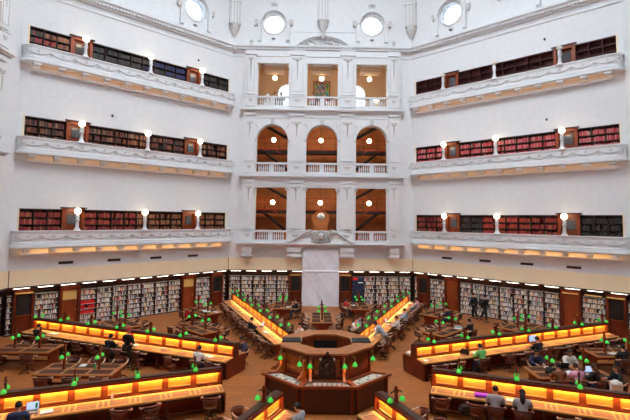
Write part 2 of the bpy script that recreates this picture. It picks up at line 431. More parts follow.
tn = 10
VIEW = ('back', 'left', 'right', 'far_left', 'far_right')
for s in SIDES:
    # cream valance, main cornice, ground floor backing
    a = rz_of(s); L0 = W(s, 0, 0, 0)
    mb = MB(); mb.box(-H-.1, H+.1, -.03 if s in VIEW else 0, .5, 2.69, 3.63, 'cream'); mb.box(-.01-H+.03, -H+.06, -.035, 0, 2.69, 3.63, 'vent_brown')
    mb.box(-H-.1, H+.1, -.05, 0, 2.64, 2.70, 'wood_dark')
    tn += 1; tag(mb.build('trim_%d' % tn, None, L0, a), kind='structure')
    mb = MB(); mb.box(-H-.4, H+.4, .62, .8, 0, 2.75, 'wood_dark'); mb.box(-H-.2, H+.2, 0, .62, 2.55, 2.69, 'wood_dark')
    if s not in ('back', 'left', 'right', 'far_left'): mb.box(-H, H, .1, .6, 0, 2.6, 'wood_red')
    tag(mb.build('wall_ground_'+s, None, L0, a), kind='structure')
    if s in VIEW:
        mb = MB()
        mitre(mb, [(0, 20.05), (.12, 20.05), (.16, 20.15), (.30, 20.20), (.42, 20.34), (.50, 20.36), (.52, 20.50), (0, 20.56)], 'plaster')
        for k in range(int(2*H/.22)): mb.box(-6.95+.22*k-.06, -6.95+.22*k+.06, -.42, -.1, 20.14, 20.25, 'plaster')
        mitre(mb, [(0, 19.62), (.06, 19.62), (.08, 19.70), (0, 19.72)], 'plaster')
        for sx, zz in ((-3.98, 22.42), (3.98, 22.42)) if s not in ('left', 'right') else ((-3.72, 22.35), (3.72, 22.35)):   # oculus surrounds
            arc = [pi*k/24 for k in range(25)]
            for k in range(24):
                q, q2 = arc[k], arc[k+1]
                mb.prism([(sx+1.0*cos(q), zz+1.0*sin(q)), (sx+1.0*cos(q2), zz+1.0*sin(q2)), (sx+1.28*cos(q2), zz+1.28*sin(q2)), (sx+1.28*cos(q), zz+1.28*sin(q))], -.30, 0, 'plaster', 'y')
            for u in (-1, 1):
                mb.box(sx+u*1.14-.14, sx+u*1.14+.14, -.26, 0, zz-1.45, zz)
                mb.box(sx+u*1.30-.26, sx+u*1.30+.26, -.22, 0, zz-.05, zz+.28, 'plaster_shade_grey'); scroll(mb, sx+u*1.42, -.24, 0, zz-.1, .12, 'plaster_shade_grey')
            mb.prism([(sx-.2, zz+1.2), (sx+.2, zz+1.2), (sx+.28, zz+1.62), (sx-.28, zz+1.62)], -.26, 0, 'plaster_shade_grey', 'y')
            mb.ball((sx, -.25, zz+1.55), .13, 'plaster_shade_grey', 8)
            mb.ball((sx, -.05, zz-1.25), .17, 'grey_paint', 8, .5)
            ring = [(.89*cos(2*pi*k/32), .89*sin(2*pi*k/32)) for k in range(33)]
            mb.tube([(sx+x, -.02, zz+z) for x, z in ring], .06, 'plaster', 6)
        tn += 1; tag(mb.build('trim_%d' % tn, None, L0, a), kind='structure')
wn = 0
for s in SIDES:
    for sx, zz in ((-3.98, 22.42), (3.98, 22.42)) if s in ('back', 'front', 'far_left', 'far_right') else ((-3.72, 22.35), (3.72, 22.35)):
        wn += 1
        w = tag(MB().prism([(.84*cos(2*pi*k/32), .84*sin(2*pi*k/32)) for k in range(32)], .20, .22, 'window_glass', 'y').build('window_%d' % wn, None, W(s, sx, 0, zz), rz_of(s)), kind='structure')
        mb = MB()
        for u in (-.33, .33): mb.box(u-.012, u+.012, .17, .20, -.33, .33, 'plaster_shade_grey'); mb.box(-.33, .33, .17, .20, u-.012, u+.012, 'plaster_shade_grey')
        mb.build('glazing_bar', w)
for c in (-3.15, 3.15):
    wn += 1
    poly = [(-.85, -1.8), (.85, -1.8)] + [(.85*cos(pi*k/12), .85*sin(pi*k/12)) for k in range(13)]
    w = tag(MB().prism(poly, .25, .27, 'window_glass', 'y').build('window_%d' % wn, None, W('back', c, -4.6, 18.0), 0), kind='structure')
    MB().tube([(.80*cos(pi*k/12), -.03, .80*sin(pi*k/12)) for k in range(13)], .07, 'plaster', 6).build('window_frame', w)

# consoles of the upper wall
def console(loc, rz, label):
    t = empty('wall_console', label, 'console', loc, rz, 'scrolled consoles of the upper wall')
    mb = MB(); mb.box(-.42, .42, -.35, .02, .25, 4.3); mb.box(-.50, .50, -.42, .02, 2.0, 2.16)
    for x in (-.38, -.13, .13, .33): mb.box(x, x+.06, -.40, -.35, .35, 4.2, 'plaster_shade_grey')
    mb.box(-.46, .46, -.45, .02, .12, .28, 'plaster_shade_grey'); mb.build('shaft', t)
    mb = MB(); mb.lathe([(.05, -.85), (.16, -.8), (.24, -.55), (.40, -.25), (.42, 0), (.36, .1)], 'plaster_shade_grey', 10, (0, -.12, .05))
    for k in range(10): mb.ball((.30*cos(k*1.9)*(1-k*.06), -.38+.02*k, .0-.075*k), .09-.004*k, 'plaster_shade_grey', 6)
    mb.build('carved_pendant', t)
console(W('back', 0, 0, 22.45), 0, 'scrolled plaster console above the rear pediment')
for k, nm in ((0, 'right'), (1, 'left')):
    b = radians(67.5+45*k); r = OC-.05
    console((r*cos(b), r*sin(b), 22.05), b-pi/2, 'scrolled plaster console at the %s rear corner, above the cornice' % nm)
for s in ('left', 'right'): console(W(s, 0, 0, 22.9), rz_of(s), 'scrolled plaster console high on the %s wall between round windows' % s)
for s in ('back',):
    for k, x in enumerate((-5.68, 5.68)):
        tag(MB().lathe([(.10, 0), (.12, .05), (.05, .12), (.14, .22), (.15, .32), (.05, .44), (.01, .5)], 'plaster_shade_grey', 10).build('ball_finial', None, W(s, x, .42, 20.5), 0),
            'small plaster finial on the cornice over the %s rear pilaster' % ['left', 'right'][k], 'finial')
# pediments
t = empty('pediment', 'segmental plaster pediment with carved shield above the top cornice', 'pediment', W('back', 0, 0, 20.5), 0)
MB().box(-2.55, 2.55, -.12, .02, 0, 1.28).box(-2.62, 2.62, -.18, .02, 1.20, 1.30).box(-2.62, -2.50, -.16, .02, 0, 1.2).box(2.50, 2.62, -.16, .02, 0, 1.2).build('back_panel', t)
mb = MB(); R = 3.45; cz = -2.45
qs = [radians(44+92*k/24) for k in range(25)]
for k in range(24):
    q, p = qs[k], qs[k+1]
    mb.prism([(R*cos(q), cz+R*sin(q)), (R*cos(p), cz+R*sin(p)), ((R-.22)*cos(p), cz+(R-.22)*sin(p)), ((R-.22)*cos(q), cz+(R-.22)*sin(q))], -.50, -.1, 'plaster', 'y')
    q = (q+p)/2; mb.box(-.05, .05, -.42, -.1, -.06, .06, 'plaster', Matrix.Translation((( R-.3)*cos(q), 0, cz+(R-.3)*sin(q))) @ Matrix.Rotation(-(q-pi/2), 4, 'Y'))
mb.build('arched_hood', t)
mb = MB()
for k in range(26):
    u = random.uniform(-1.6, 1.6); mb.ball((u, -.2, random.uniform(.08, .75-.18*u*u)), random.uniform(.05, .11), 'plaster_shade_grey', 7)
mb.ball((0, -.42, .75), .24, 'plaster_shade_grey', 12, 1.3)
for k in range(9): q = pi*k/8; mb.ball((.42*cos(q), -.42, .72+.42*sin(q)), .09, 'plaster_shade_grey', 7)
mb.build('carved_shield', t)
t = empty('pediment', 'swan-neck plaster pediment with round cartouche over the first string course', 'pediment', W('back', 0, .55, 4.82), 0)
for sx in (-1, 1):
    mb = MB(); pts = []
    for k in range(17):
        u = k/16; x = 2.55-u*1.75; z = .06+.86*(3*u*u-2*u*u*u); pts.append((sx*x, z))
    for k in range(16):
        (x0, z0), (x1, z1) = pts[k], pts[k+1]
        mb.prism([(x0, z0), (x1, z1), (x1, z1+.13), (x0, z0+.13)], -.22, .18, 'plaster', 'y'); mb.prism([(x0, z0-.10), (x1, z1-.10), (x1, z1), (x0, z0)], -.10, .18, 'plaster_shade_grey', 'y')
        mb.prism([(x0, 0), (x1, 0), (x1, z1), (x0, z0)], .0, .16, 'plaster', 'y')
    scroll(mb, sx*.78, -.24, .18, .86, .16, 'plaster_shade_grey'); mb.build('swan_neck', t)
mb = MB(); mb.ball((0, -.16, .52), .26, 'plaster_shade_grey', 14, 1.2)
for k in range(14): q = 2*pi*k/14; mb.ball((.36*cos(q), -.12, .52+.42*sin(q)), .09, 'plaster_shade_grey', 7)
for sx in (-1, 1):
    for k in range(5): mb.ball((sx*(.45+.06*k), -.1, .85-.17*k), .085, 'plaster_shade_grey', 6)
mb.build('cartouche', t)

# ------------------------------------------------------------------ rear gallery contents
def globe_pendant(loc, L, label, r=.20):
    t = empty('pendant_lamp', label, 'pendant lamp', loc, 0, 'white globe pendants in the rear gallery')
    MB().tube([(0, 0, r), (0, 0, L)], .014, 'black_steel', 5).lathe([(.09, 0), (.09, .03), (.02, .08)], 'black_steel', 8, (0, 0, L-.08)).build('rod', t)
    MB().lathe([(.05, 0), (.08, .03), (.03, .07)], 'brass', 8, (0, 0, r-.03)).build('cap', t)
    MB().ball((0, 0, 0), r, 'globe_glow', 14).build('glass_globe', t)
for lv, (z, top) in enumerate(((8.02, 9.7), (13.2, 15.0), (18.45, 20.1))):
    for bi, x in enumerate((-3.97, -.05, 3.97)):
        globe_pendant(W('back', x, -1.6, z), top-z, 'lit white globe pendant in the %s bay, %s storey of rear gallery' % (['left', 'middle', 'right'][bi], ['lowest', 'middle', 'top'][lv]))
for lv, z in enumerate((9.55, 14.85, 20.1)):  # added strips behind the lintels that brighten the gallery rooms
    t = empty('added_fill_light', 'long added fill light at the ceiling inside the %s storey of rear gallery' % ['lowest', 'middle', 'top'][lv], 'lamp', W('back', 0, -.75, z), 0)
    MB().box(-5.8, 5.8, -.06, .06, .02, .06, 'plaster').build('housing', t); MB().box(-5.7, 5.7, -.04, .04, 0, .02, 'added_fill_glow').build('tube', t)
for lv, z0 in ((0, 7.12), (1, 12.28)):
    wd = ['lowest', 'middle'][lv]
    t = empty('catwalk', 'dark steel catwalk with red handrail across the %s storey of rear gallery' % wd, 'catwalk', W('back', 0, -2.9, z0), 0, 'steel catwalks in the rear gallery')
    MB().box(-6.35, 6.35, 0, .9, 0, .28, 'black_steel').box(-6.35, 6.35, -.04, 0, .28, .36, 'red_rail').build('deck', t)
    MB().tube([(-6.35, 0, 1.3), (6.35, 0, 1.3)], .035, 'red_rail').tube([(-6.35, 0, .85), (6.35, 0, .85)], .02, 'red_rail').build('handrail', t)
    for k in range(11): MB().tube([(-6+1.2*k, 0, .28), (-6+1.2*k, 0, 1.3)], .02, 'black_steel', 5).build('post', t)
    for bi, (x0, x1, up) in enumerate(((-4.9, -2.7, -1), (2.7, 4.9, 1))):
        for j, (zb, zt) in enumerate(((-1.6, .1), (1.2, 2.4))):
            t = empty('staircase', 'dark steel stair climbing behind the %s bay, %s flight of %s storey' % (['left', 'right'][bi], ['lower', 'upper'][j], wd), 'staircase', W('back', (x0+x1)/2, -2.5, z0), 0, 'steel stairs in the rear gallery')
            d = (x1-x0)/2; s = 1 if bi else -1
            if bi and j == 0: s = 1
            A0, A1 = Vector((-d*s, 0, zb)), Vector((d*s, 0, zt))
            mb = MB()
            for y in (-.0, .7): mb.tube([A0+Vector((0, y, 0)), A1+Vector((0, y, 0))], .10, 'black_steel', 4)
            mb.build('stringer', t); mb = MB()
            for k in range(11): p = A0.lerp(A1, k/10); mb.box(p.x-.13, p.x+.13, 0, .7, p.z+.05, p.z+.09, 'wood_dark')
            mb.build('treads', t)
            MB().tube([A0+Vector((0, -.05, .9)), A1+Vector((0, -.05, .9))], .025, 'red_rail', 5).build('handrail', t)
t = empty('grandfather_clock', 'arched wooden clock with white dial in the middle bay of the gallery', 'clock', W('back', .0, -1.2, 4.8), 0); t.scale = (1.2, 1.2, 1.06)
MB().prism([(-.62, 0), (.62, 0), (.62, .5), (.48, .7), (.48, 1.5), (.62, 1.6), (.62, 1.9)]+[(.5*cos(pi*k/10), 2.0+.42*sin(pi*k/10)) for k in range(11)]+[(-.62, 1.9), (-.62, 1.6), (-.48, 1.5), (-.48, .7), (-.62, .5)], -.2, .25, 'clock_oak', 'y').build('case', t)
f = MB().lathe([(.27, 0), (.27, .03)], 'paper', 20, M=Matrix.Translation((0, -.2, 1.98)) @ Matrix.Rotation(pi/2, 4, 'X')).build('dial', t)
MB().box(-.012, .012, -.245, -.235, 1.98, 2.18, 'black').box(-.012, .14, -.245, -.235, 1.97, 1.99, 'black').build('hands', f)
t = empty('painting', 'colourful framed picture hanging at the back of the top rear gallery', 'painting', W('back', .0, -4.5, 17.25), 0)
MB().box(-.78, .78, 0, .05, 0, 1.9, 'wood_door').build('frame', t); MB().box(-.66, .66, -.03, 0, .12, 1.78, 'art_canvas').build('canvas', t)
tag(MB().box(-.3, .3, 0, .06, 0, .6, 'paper').build('wall_panel', None, W('back', 0, -4.5, 19.0), 0), 'small white panel on the wall above the gallery picture', 'panel')
t = empty('bust', 'pale carved bust at the balustrade, left bay of top gallery', 'statue', W('back', -4.45, -.75, 15.2), 0)
MB().box(-.2, .2, -.2, .2, 0, .95).build('plinth', t); MB().lathe([(.22, 0), (.24, .12), (.12, .26), (.08, .34), (.13, .42), (.15, .56), (.10, .68), (.02, .74)], 'plaster', 12, (0, 0, .95)).build('head', t)
t = empty('bust', 'round white lamp globe standing low in the right bay of top gallery', 'lamp', W('back', 4.45, -.75, 15.2), 0); t.name = 'standing_lamp'
MB().lathe([(.2, 0), (.2, .05), (.04, .1), (.03, 1.05)], 'brass', 10).build('stand', t); MB().ball((0, 0, 1.25), .2, 'globe_glow', 12).build('glass_globe', t)

# ------------------------------------------------------------------ balconies of the plain sides
LV = ['lowest', 'middle', 'top']
def balcony(side, lv):
    z = RAIL[lv]; t = empty('balcony', '%s long white balcony with carved swags on the %s wall' % (LV[lv], side), 'balcony', W(side, 0, 0, z+.07), rz_of(side), 'long balconies of the side walls')
    hl = 7.15; d = .62; path = [(-hl, .0, -1, 0), (-hl, -.10, -1, 0)]
    for k in range(9):
        q = pi+pi/2*k/8; path.append((-hl+.5+.5*cos(q), -.12+.5*sin(q), cos(q), sin(q)))
    path += [(-x, y, -nx, ny) for x, y, nx, ny in reversed(path)]
    MB().ribbon(path, [(-.14, 0), (.05, 0), (.05, -.07), (.01, -.10), (-.14, -.10)], 'plaster').build('handrail', t)
    MB().ribbon(path, [(-.12, -.10), (.0, -.10), (.0, -.16), (-.02, -.18), (-.02, -.64), (.02, -.68), (.04, -.76), (-.12, -.76)], 'plaster').build('parapet', t)
    MB().ribbon(path, [(-.3, -.76), (.0, -.76), (.03, -.80), (.09, -.84), (.10, -.96), (.04, -1.0), (.0, -1.02), (-.3, -1.02)], 'plaster').build('lower_moulding', t)
    MB().box(-hl+.15, hl-.15, -.52, 0, -.98, -.84).build('deck', t)
    MB().box(-hl+.45, hl-.45, -.30, 0, -1.40, -1.36).box(-hl+.45, hl-.45, -.30, -.28, -1.36, -1.30).build('cove_ledge', t)
    MB().box(-hl+.5, hl-.5, -.24, -.06, -1.355, -1.34, 'cove_glow' if lv == 0 else 'cove_dim').build('cove_light', t)
    for k in range(11):
        x = -6.5+1.3*k
        MB().box(x-.19, x+.19, -.64, -.2, -1.12, -1.0).box(x-.15, x+.15, -.50, -.2, -1.26, -1.12).build('bracket', t)
        mb = MB(); swag(mb, x, -.60, -.30, 1.28); mb.build('festoon', t)
def globe_lamp(side, lv, x, name, on):
    t = empty('globe_lamp', '%s white globe lamp on a pedestal, %s of three on %s %s balcony' % ('lit' if on else 'unlit', name, LV[lv], side), 'lamp', W(side, x, .55, RAIL[lv]), rz_of(side), 'globe lamps on the balcony rails')
    MB().lathe([(.25, 0), (.22, .06), (.12, .2), (.10, .3), (.085, .62), (.13, .68), (.13, .73), (.08, .76), (.11, .84), (.12, .92), (.07, .97), (.09, 1.02)], 'plaster', 12).build('pedestal', t)
    if on: MB().ball((0, 0, 1.21), .195, 'globe_glow', 16).build('glass_globe', t)
    else: MB().lathe([(.08, 0), (.18, .06), (.19, .16), (.12, .22), (.04, .26), (.05, .30), (.01, .32)], 'globe_off', 12, (0, 0, 1.02)).build('glass_globe', t)
GX = dict(left=((-3.97, 'left'), (.18, 'middle'), (4.14, 'right')), right=((-4.14, 'left'), (-.23, 'middle'), (3.92, 'right')))
for s in ('left', 'right'):
    for lv in range(3):
        balcony(s, lv)
        for x, nm in (GX[s]): globe_lamp(s, lv, x, nm, not (s == 'right' and lv == 2))

# ------------------------------------------------------------------ books
PAL = dict(
    maroon=[(.22, .012, .02), (.28, .015, .022), (.16, .01, .015), (.33, .05, .02), (.38, .12, .05)],
    tan=[(.30, .09, .03), (.22, .05, .02), (.40, .18, .08), (.12, .03, .015), (.25, .11, .06)],
    brown=[(.16, .035, .015), (.09, .02, .012), (.25, .07, .03), (.30, .16, .08), (.05, .015, .012), (.03, .03, .04)],
    dark=[(.015, .012, .012), (.02, .018, .022), (.035, .02, .015), (.02, .03, .03), (.06, .05, .045)],
    blue=[(.02, .025, .10), (.025, .03, .14), (.03, .03, .05)],
    pink=[(.48, .03, .05), (.55, .08, .10), (.42, .02, .03), (.60, .16, .16), (.50, .22, .18)],
    redrow=[(.45, .03, .02), (.35, .05, .02), (.25, .02, .015)],
    green=[(.02, .07, .045), (.10, .05, .02), (.30, .02, .02), (.02, .02, .02)],
    pale=[(.78, .72, .62), (.70, .66, .60), (.60, .56, .52), (.80, .62, .38), (.42, .40, .40), (.75, .75, .74), (.12, .10, .10), (.04, .04, .05), (.55, .10, .05), (.20, .24, .32), (.72, .50, .22), (.68, .66, .64), (.5, .46, .42)],
    alarm=[(.72, .01, .015)])
BOOKS = {'ground': [], 'gallery': []}
def row(kind, side, t0, t1, d, z, hmax, pal, wr):
    """d: inward distance of the spines (negative = recessed)"""
    x = t0+.01
    while x < t1-.03:
        w = random.uniform(*wr); 
        if x+w > t1-.01: break
        if random.random() < (.035 if kind == 'ground' else .02): x += w*random.uniform(1, 2.4); continue
        h = hmax*(random.uniform(.66, .93) if kind == 'ground' else random.uniform(.74, .99)); p = W(side, x+w/2, d, z)
        BOOKS[kind].append((p, rz_of(side), w*.96, random.uniform(.17, .21), h, random.choice(PAL[pal])))
        x += w
def zone_palette(side, lv, t):
    if side == 'left':
        if lv == 0: return 'maroon' if t < -.4 else ('tan' if t < 3 else 'tan')
        if lv == 1: return 'brown' if t < -.6 else ('tan' if t < 1 and random.random() < .6 else 'brown')
        if t < -6.0: return 'green'
        if t < -5.2: return 'redrow' if random.random() < .7 else 'tan'
        if t < -4.6: return 'tan'
        if t < 0: return 'dark'
        if t < 3.2: return 'blue' if random.random() < .6 else 'dark'
        return 'dark'
    if lv == 0:
        if t < -3.6: return 'maroon'
        if t < -1.8: return 'dark' if random.random() < .7 else 'maroon'
        if t < 2: return 'redrow'
        if t < 3.3: return 'maroon'
        return 'dark' if t > 4.9 else 'brown'
    return 'pink'
bookcase_n = 0
def niche_case(side, lv, t0, t1, word):
    z1 = NTOP[lv]; z0 = RAIL[lv]-.85; e = lv == 2 and side == 'right'
    t = empty('bookcase', '%s built-in bookcase %s behind the %s balcony, %s wall' % ('empty maroon' if e else 'dark', word, LV[lv], side), 'bookcase', W(side, (t0+t1)/2, 0, z0), rz_of(side), 'built-in bookcases behind the balconies')
    w = (t1-t0)/2; hh = z1-z0; m = 'shelf_maroon' if e else 'shelf_dark'
    n = max(2, round((t1-t0)/.80))
    mb = MB(); mb.box(-w, w, .40, .49, 0, hh, m); mb.box(-w, w, .02, .45, hh-.06, hh, m); mb.box(-w, w, .02, .45, 0, .03, m); mb.build('carcase', t)
    pitch = .42
    for k in range(1, 5):
        MB().box(-w, w, .06, .42, hh-.06-pitch*k-.03, hh-.06-pitch*k, m).build('shelf', t)
    for k in range(n+1):
        x = -w+.015+(2*w-.03)*k/n; MB().box(x-.015, x+.015, .04, .42, .02, hh-.02, m).build('divider', t)
    if e: return
    for k in range(n):
        a0, a1 = t0+(t1-t0)*k/n+.03, t0+(t1-t0)*(k+1)/n-.02
        for r in range(4):
            zs = z1-.06-pitch*(r+1)
            pal = zone_palette(side, lv, (a0+a1)/2)
            row('gallery', side, a0, a1, -.13, zs, .33, pal, (.045, .075))
dn = 0
def niche_door(side, lv, t0, t1):
    global dn; dn += 1
    z0 = RAIL[lv]-.85; hh = NTOP[lv]-z0+.10; w = (t1-t0)/2
    d = tag(MB().box(-w, -w+.17, -.05, .48, 0, hh, 'wood_door').box(w-.17, w, -.05, .48, 0, hh, 'wood_door').box(-w, w, -.05, .48, hh-.22, hh, 'wood_door').box(-w-.10, w+.10, -.10, .1, hh-.05, hh+.03, 'wood_dark').build('door_%d' % dn, None, W(side, (t0+t1)/2, 0, z0), rz_of(side)), kind='structure')
    MB().box(-w+.17, w-.17, .18, .24, 0, hh-.22, 'wood_door').box(-w+.2, -w+.28, .14, .2, 0, hh-.22, 'wood_light' if False else 'wood_door').build('door_leaf', d)
    MB().box(-w+.32, w-.32, .12, .17, hh-1.0, hh-.42, 'grey_glass').build('glass_pane', d)
for s in ('left', 'right'):
    for lv in range(3):
        dl, dr = (-4.66, -3.40), (3.20, 4.30)
        if s == 'right': dl, dr = (-4.30, -3.20), (3.40, 4.66)
        niche_case(s, lv, -6.84, dl[0], 'left of both doors'); niche_case(s, lv, dl[1], dr[0], 'between two doors'); niche_case(s, lv, dr[1], 6.84, 'right of both doors')
        niche_door(s, lv, *dl); niche_door(s, lv, *dr)

# ------------------------------------------------------------------ ground floor shelves, doors, lights
SHN = 7
def ground_case(side, t0, t1, label, accent=None):
    t = empty('bookcase', label, 'bookcase', W(side, (t0+t1)/2, 0, 0), rz_of(side), 'tall open bookcases around the hall')
    w = (t1-t0)/2; top = 2.22
    MB().box(-w, w, .44, .50, 0, top, 'shelf_dark').build('back_panel', t)
    for sx in (-1, 1): MB().box(sx*w-(.03 if sx > 0 else 0), sx*w+(0 if sx > 0 else .03), .16, .48, 0, top, 'shelf_dark').build('side_panel', t)
    pitch = (top-.12)/SHN
    for k in range(SHN+1): MB().box(-w+.03, w-.03, .17, .44, .10+pitch*k-.025, .10+pitch*k, 'shelf_white').build('shelf', t)
    MB().box(-w, w, .20, .46, 0, .08, 'shelf_dark').build('kickboard', t)
    for k in range(SHN):
        pal = 'pale'
        if accent and k in accent: pal = 'alarm'
        row('ground', side, t0+.05, t1-.05, -.20, .10+pitch*k, pitch-.055, pal, (.038, .075))
def ground_door(side, t0, t1, screen, notice=None):
    global dn; dn += 1
    w = (t1-t0)/2; hh = 2.5
    d = tag(MB().box(-w, -w+.12, .05, .5, 0, hh, 'wood_red').box(w-.12, w, .05, .5, 0, hh, 'wood_red').box(-w, w, .05, .5, hh-.22, hh, 'wood_red').build('door_%d' % dn, None, W(side, (t0+t1)/2, 0, 0), rz_of(side)), kind='structure')
    m = 'wood_door' if not screen else 'wood_red'
    mb = MB().box(-w+.12, w-.12, .20, .28, 0, hh-.22, m)
    for x0, x1 in ((-w+.2, -.05), (.05, w-.2)):
        mb.box(x0, x1, .17, .2, .15, .85, m); 
        if not screen: mb.box(x0, x1, .17, .2, 1.0, 1.6, m)
    mb.build('door_leaf', d)
    if screen: MB().box(-w+.16, w-.16, .12, .18, 1.10, 2.16, 'dark_glass').build('glass_pane', d); MB().box(-w+.1, w-.1, .08, .2, 1.02, 1.08, 'wood_door').build('ledge', d)
    else: MB().box(w-.25, w-.2, .13, .2, 1.0, 1.12, 'brass').build('door_handle', d)
    if notice: tag(MB().box(-w+.18, w-.18, .14, .165, 1.68, 2.22, 'yellow_sign').build('notice_board', None, W(side, (t0+t1)/2, 0, 0), rz_of(side)), notice, 'notice board')
CNT7 = ['first', 'second', 'third', 'fourth', 'fifth', 'sixth', 'seventh']
for s in ('left', 'right'):
    ground_door(s, -6.85, -5.85, True); ground_door(s, 5.85, 6.85, True)
    ground_case(s, -7.18, -6.87, 'narrow tall bookcase at the left end of the %s wall' % s); ground_case(s, 6.87, 7.18, 'narrow tall bookcase at the right end of the %s wall' % s)
    ground_case(s, -5.82, -4.55, 'tall bookcase on the %s wall between its two leftmost doors' % s); ground_case(s, 4.55, 5.82, 'tall bookcase on the %s wall between its two rightmost doors' % s)
    ground_door(s, -4.52, -3.40, s == 'right' and False, 'yellow notice on the left wooden door of the left wall' if s == 'left' else None)
    ground_door(s, 3.40, 4.52, False, 'yellow notice on the right wooden door of the left wall' if s == 'left' else None)
    for k in range(7):
        t0 = -3.36+.96*k
        acc = None
        if s == 'left' and k == 0: acc = (2, 3, 4)
        ground_case(s, t0, t0+.95, 'tall book-filled case on the %s wall, %s of seven between doors from left' % (s, CNT7[k]), acc)
for k in range(5):
    ground_case('back', -7.15+.94*k, -6.22+.94*k, 'tall book-filled case on the rear wall left of the sheet, %s from left' % CNT7[k])
    ground_case('back', 2.48+.93*k, 3.40+.93*k, 'tall book-filled case on the rear wall right of the sheet, %s from left' % CNT7[k], None)
ground_door('back', -2.43, -1.46, True); ground_door('back', 1.46, 2.43, True)
tag(MB().box(-.42, .42, .05, .16, .15, 2.2, 'cloth_navy').box(-.40, -.02, .03, .05, 1.95, 2.16, 'tin_red').box(.0, .4, .03, .05, 1.72, 1.80, 'paper').build('display_board', None, W('back', 2.94, -.02, 0), 0), 'dark display board with red corner beside the sheet', 'display board')
for k in range(2): ground_case('far_left', 5.3+.93*k, 6.2+.93*k, 'tall bookcase beyond the left corner, %s from left' % CNT7[k])
for side, x, lab in (('right', 5.2, 'over the bookcase between the two rightmost doors'), ('right', 3.96, 'over the third door'), ('right', 6.35, 'over the far right dark-glazed door'), ('back', -1.95, 'over the door left of the sheet'), ('back', 1.95, 'over the door right of the sheet'), ('left', -6.35, 'over the far left dark-glazed door')):
    tag(MB().box(-.45, .45, -.0, .04, 2.28, 2.36, 'yellow_sign').build('sign_strip', None, W(side, x, -.02, 0), rz_of(side)), 'narrow yellow sign strip %s, %s wall' % (lab, 'rear' if side == 'back' else side), 'sign')
for s, nm in (('back', 'rear'), ('left', 'left'), ('right', 'right')):
    n = 12
    for k in range(n):
        x = -H+.65+(2*H-1.3)*k/(n-1)
        if s == 'back' and abs(x) < 1.6: continue
        t = empty('strip_light', 'slim white strip light under the cream band of %s wall, %s from left' % (nm, ORD[k]), 'strip light', W(s, x, .16, 2.60), rz_of(s), 'strip lights over the bookcases')
        MB().box(-.44, .44, -.05, .05, .03, .06, 'plaster_shade_grey').box(-.02, .02, -.01, .2, .03, .08, 'plaster_shade_grey').build('housing', t)
        MB().box(-.38, .38, -.02, .02, .012, .03, 'tube_glow').build('tube', t)
for s, xs in (('left', (-4.32, -1.5, 1.32, 4.13)), ('right', (-4.25, -1.35, 1.46, 4.23))):
    for k, x in enumerate(xs):
        t = empty('air_vent', 'dark slotted air vent below the lowest %s balcony, %s from left' % (s, CNT7[k]), 'vent', W(s, x, 0, 3.83), rz_of(s), 'vents below the balconies')
        MB().box(-.40, .40, -.02, .01, 0, .16, 'vent_brown').build('frame', t)
        mb = MB()
        for q in range(4): mb.box(-.37, .37, -.03, -.01, .015+.037*q, .03+.037*q, 'black')
        mb.build('slats', t)
for s in ('left', 'right'):
    for lv in range(1, 3):
        for x in (-2.0 if s == 'left' else 2.9,):
            tag(MB().box(-.05, .05, -.06, .01, 0, .16, 'grey_paint').ball((0, -.08, .05), .06, 'black', 8).build('wall_camera', None, W(s, x+ (6.1 if s == 'left' and lv == 2 else 0), 0, NTOP[lv]+.75), rz_of(s)), 'tiny grey wall fixture above the %s %s bookcases' % (LV[lv], s), 'fixture')

# books: the largest in the picture one by one, the rest as one mass per place
def book_mesh(w, dp, h, c):
    mb = MB(); mb.box(-w/2, w/2, 0, dp, 0, h, 'book_cloth'); mb.box(-w/2+.004, w/2-.004, .006, dp+.002, .004, h+.002, 'book_cloth')
    mb.cols = [c]*6+[(.7, .66, .56)]*6; return mb.mesh('book')
def books():
    for kind, nm, cat, grp, lbl in (('ground', 'book', 'book', 'books in the tall open bookcases', 'upright %s book in a tall bookcase, %s shelf, near the %s end'),
                                    ('gallery', 'bound_volume', 'bound volume', 'bound volumes behind the balconies', 'bound %s volume behind a balcony rail of the %s wall')):
        L = BOOKS[kind]; cm = Vector((CX, CY, CZ))
        L.sort(key=lambda b: (Vector(b[0])-cm).length/(b[2]*b[4])**.5 if in_view(b[0], -3, -3) and (kind == 'ground' or b[0][2] > min(RAIL, key=lambda q: abs(q-b[0][2]))-.05) else 1e6)
        cache = {}
        for p, a, w, dp, h, c in L[:290]:
            key = (round(w/.012), round(h/.03), c)
            if key not in cache: cache[key] = book_mesh(w, dp, h, c)
            o = bpy.data.objects.new(nm, cache[key]); COL.objects.link(o); o.location = p; o.rotation_euler.z = a
            cn = 'pale' if min(c) > .3 else ('dark' if max(c) < .13 else ('red' if c[0] > 2.5*c[1] else ('blue' if c[2] > c[0] else 'tan')))
            side = 'left' if p[0] < 0 else 'right'
            if kind == 'ground': tag(o, 'upright %s book in the tall bookcases of the %s wall' % (cn, side), cat, '%s books, tall bookcases, %s wall' % (cn, side))
            else:
                lv = min(range(3), key=lambda k: abs(RAIL[k]-p[2]))
                tag(o, '%s bound volume in the %s bookcases of the %s wall' % (cn, LV[lv], side), cat, '%s volumes, %s storey, %s wall' % (cn, LV[lv], side))
        mb = MB(); mb.cols = []
        for p, a, w, dp, h, c in L[290:]:
            M = Matrix.Translation(p) @ Matrix.Rotation(a, 4, 'Z'); mb.box(-w/2, w/2, 0, dp, 0, h, 'book_cloth', M); mb.cols += [c]*6
        tag(mb.build('book_rows' if kind == 'ground' else 'volume_rows'), 'rows of pale and coloured books filling the tall ground bookcases' if kind == 'ground' else 'rows of old bound volumes filling the bookcases behind the balconies', 'books', kind='stuff')
books()

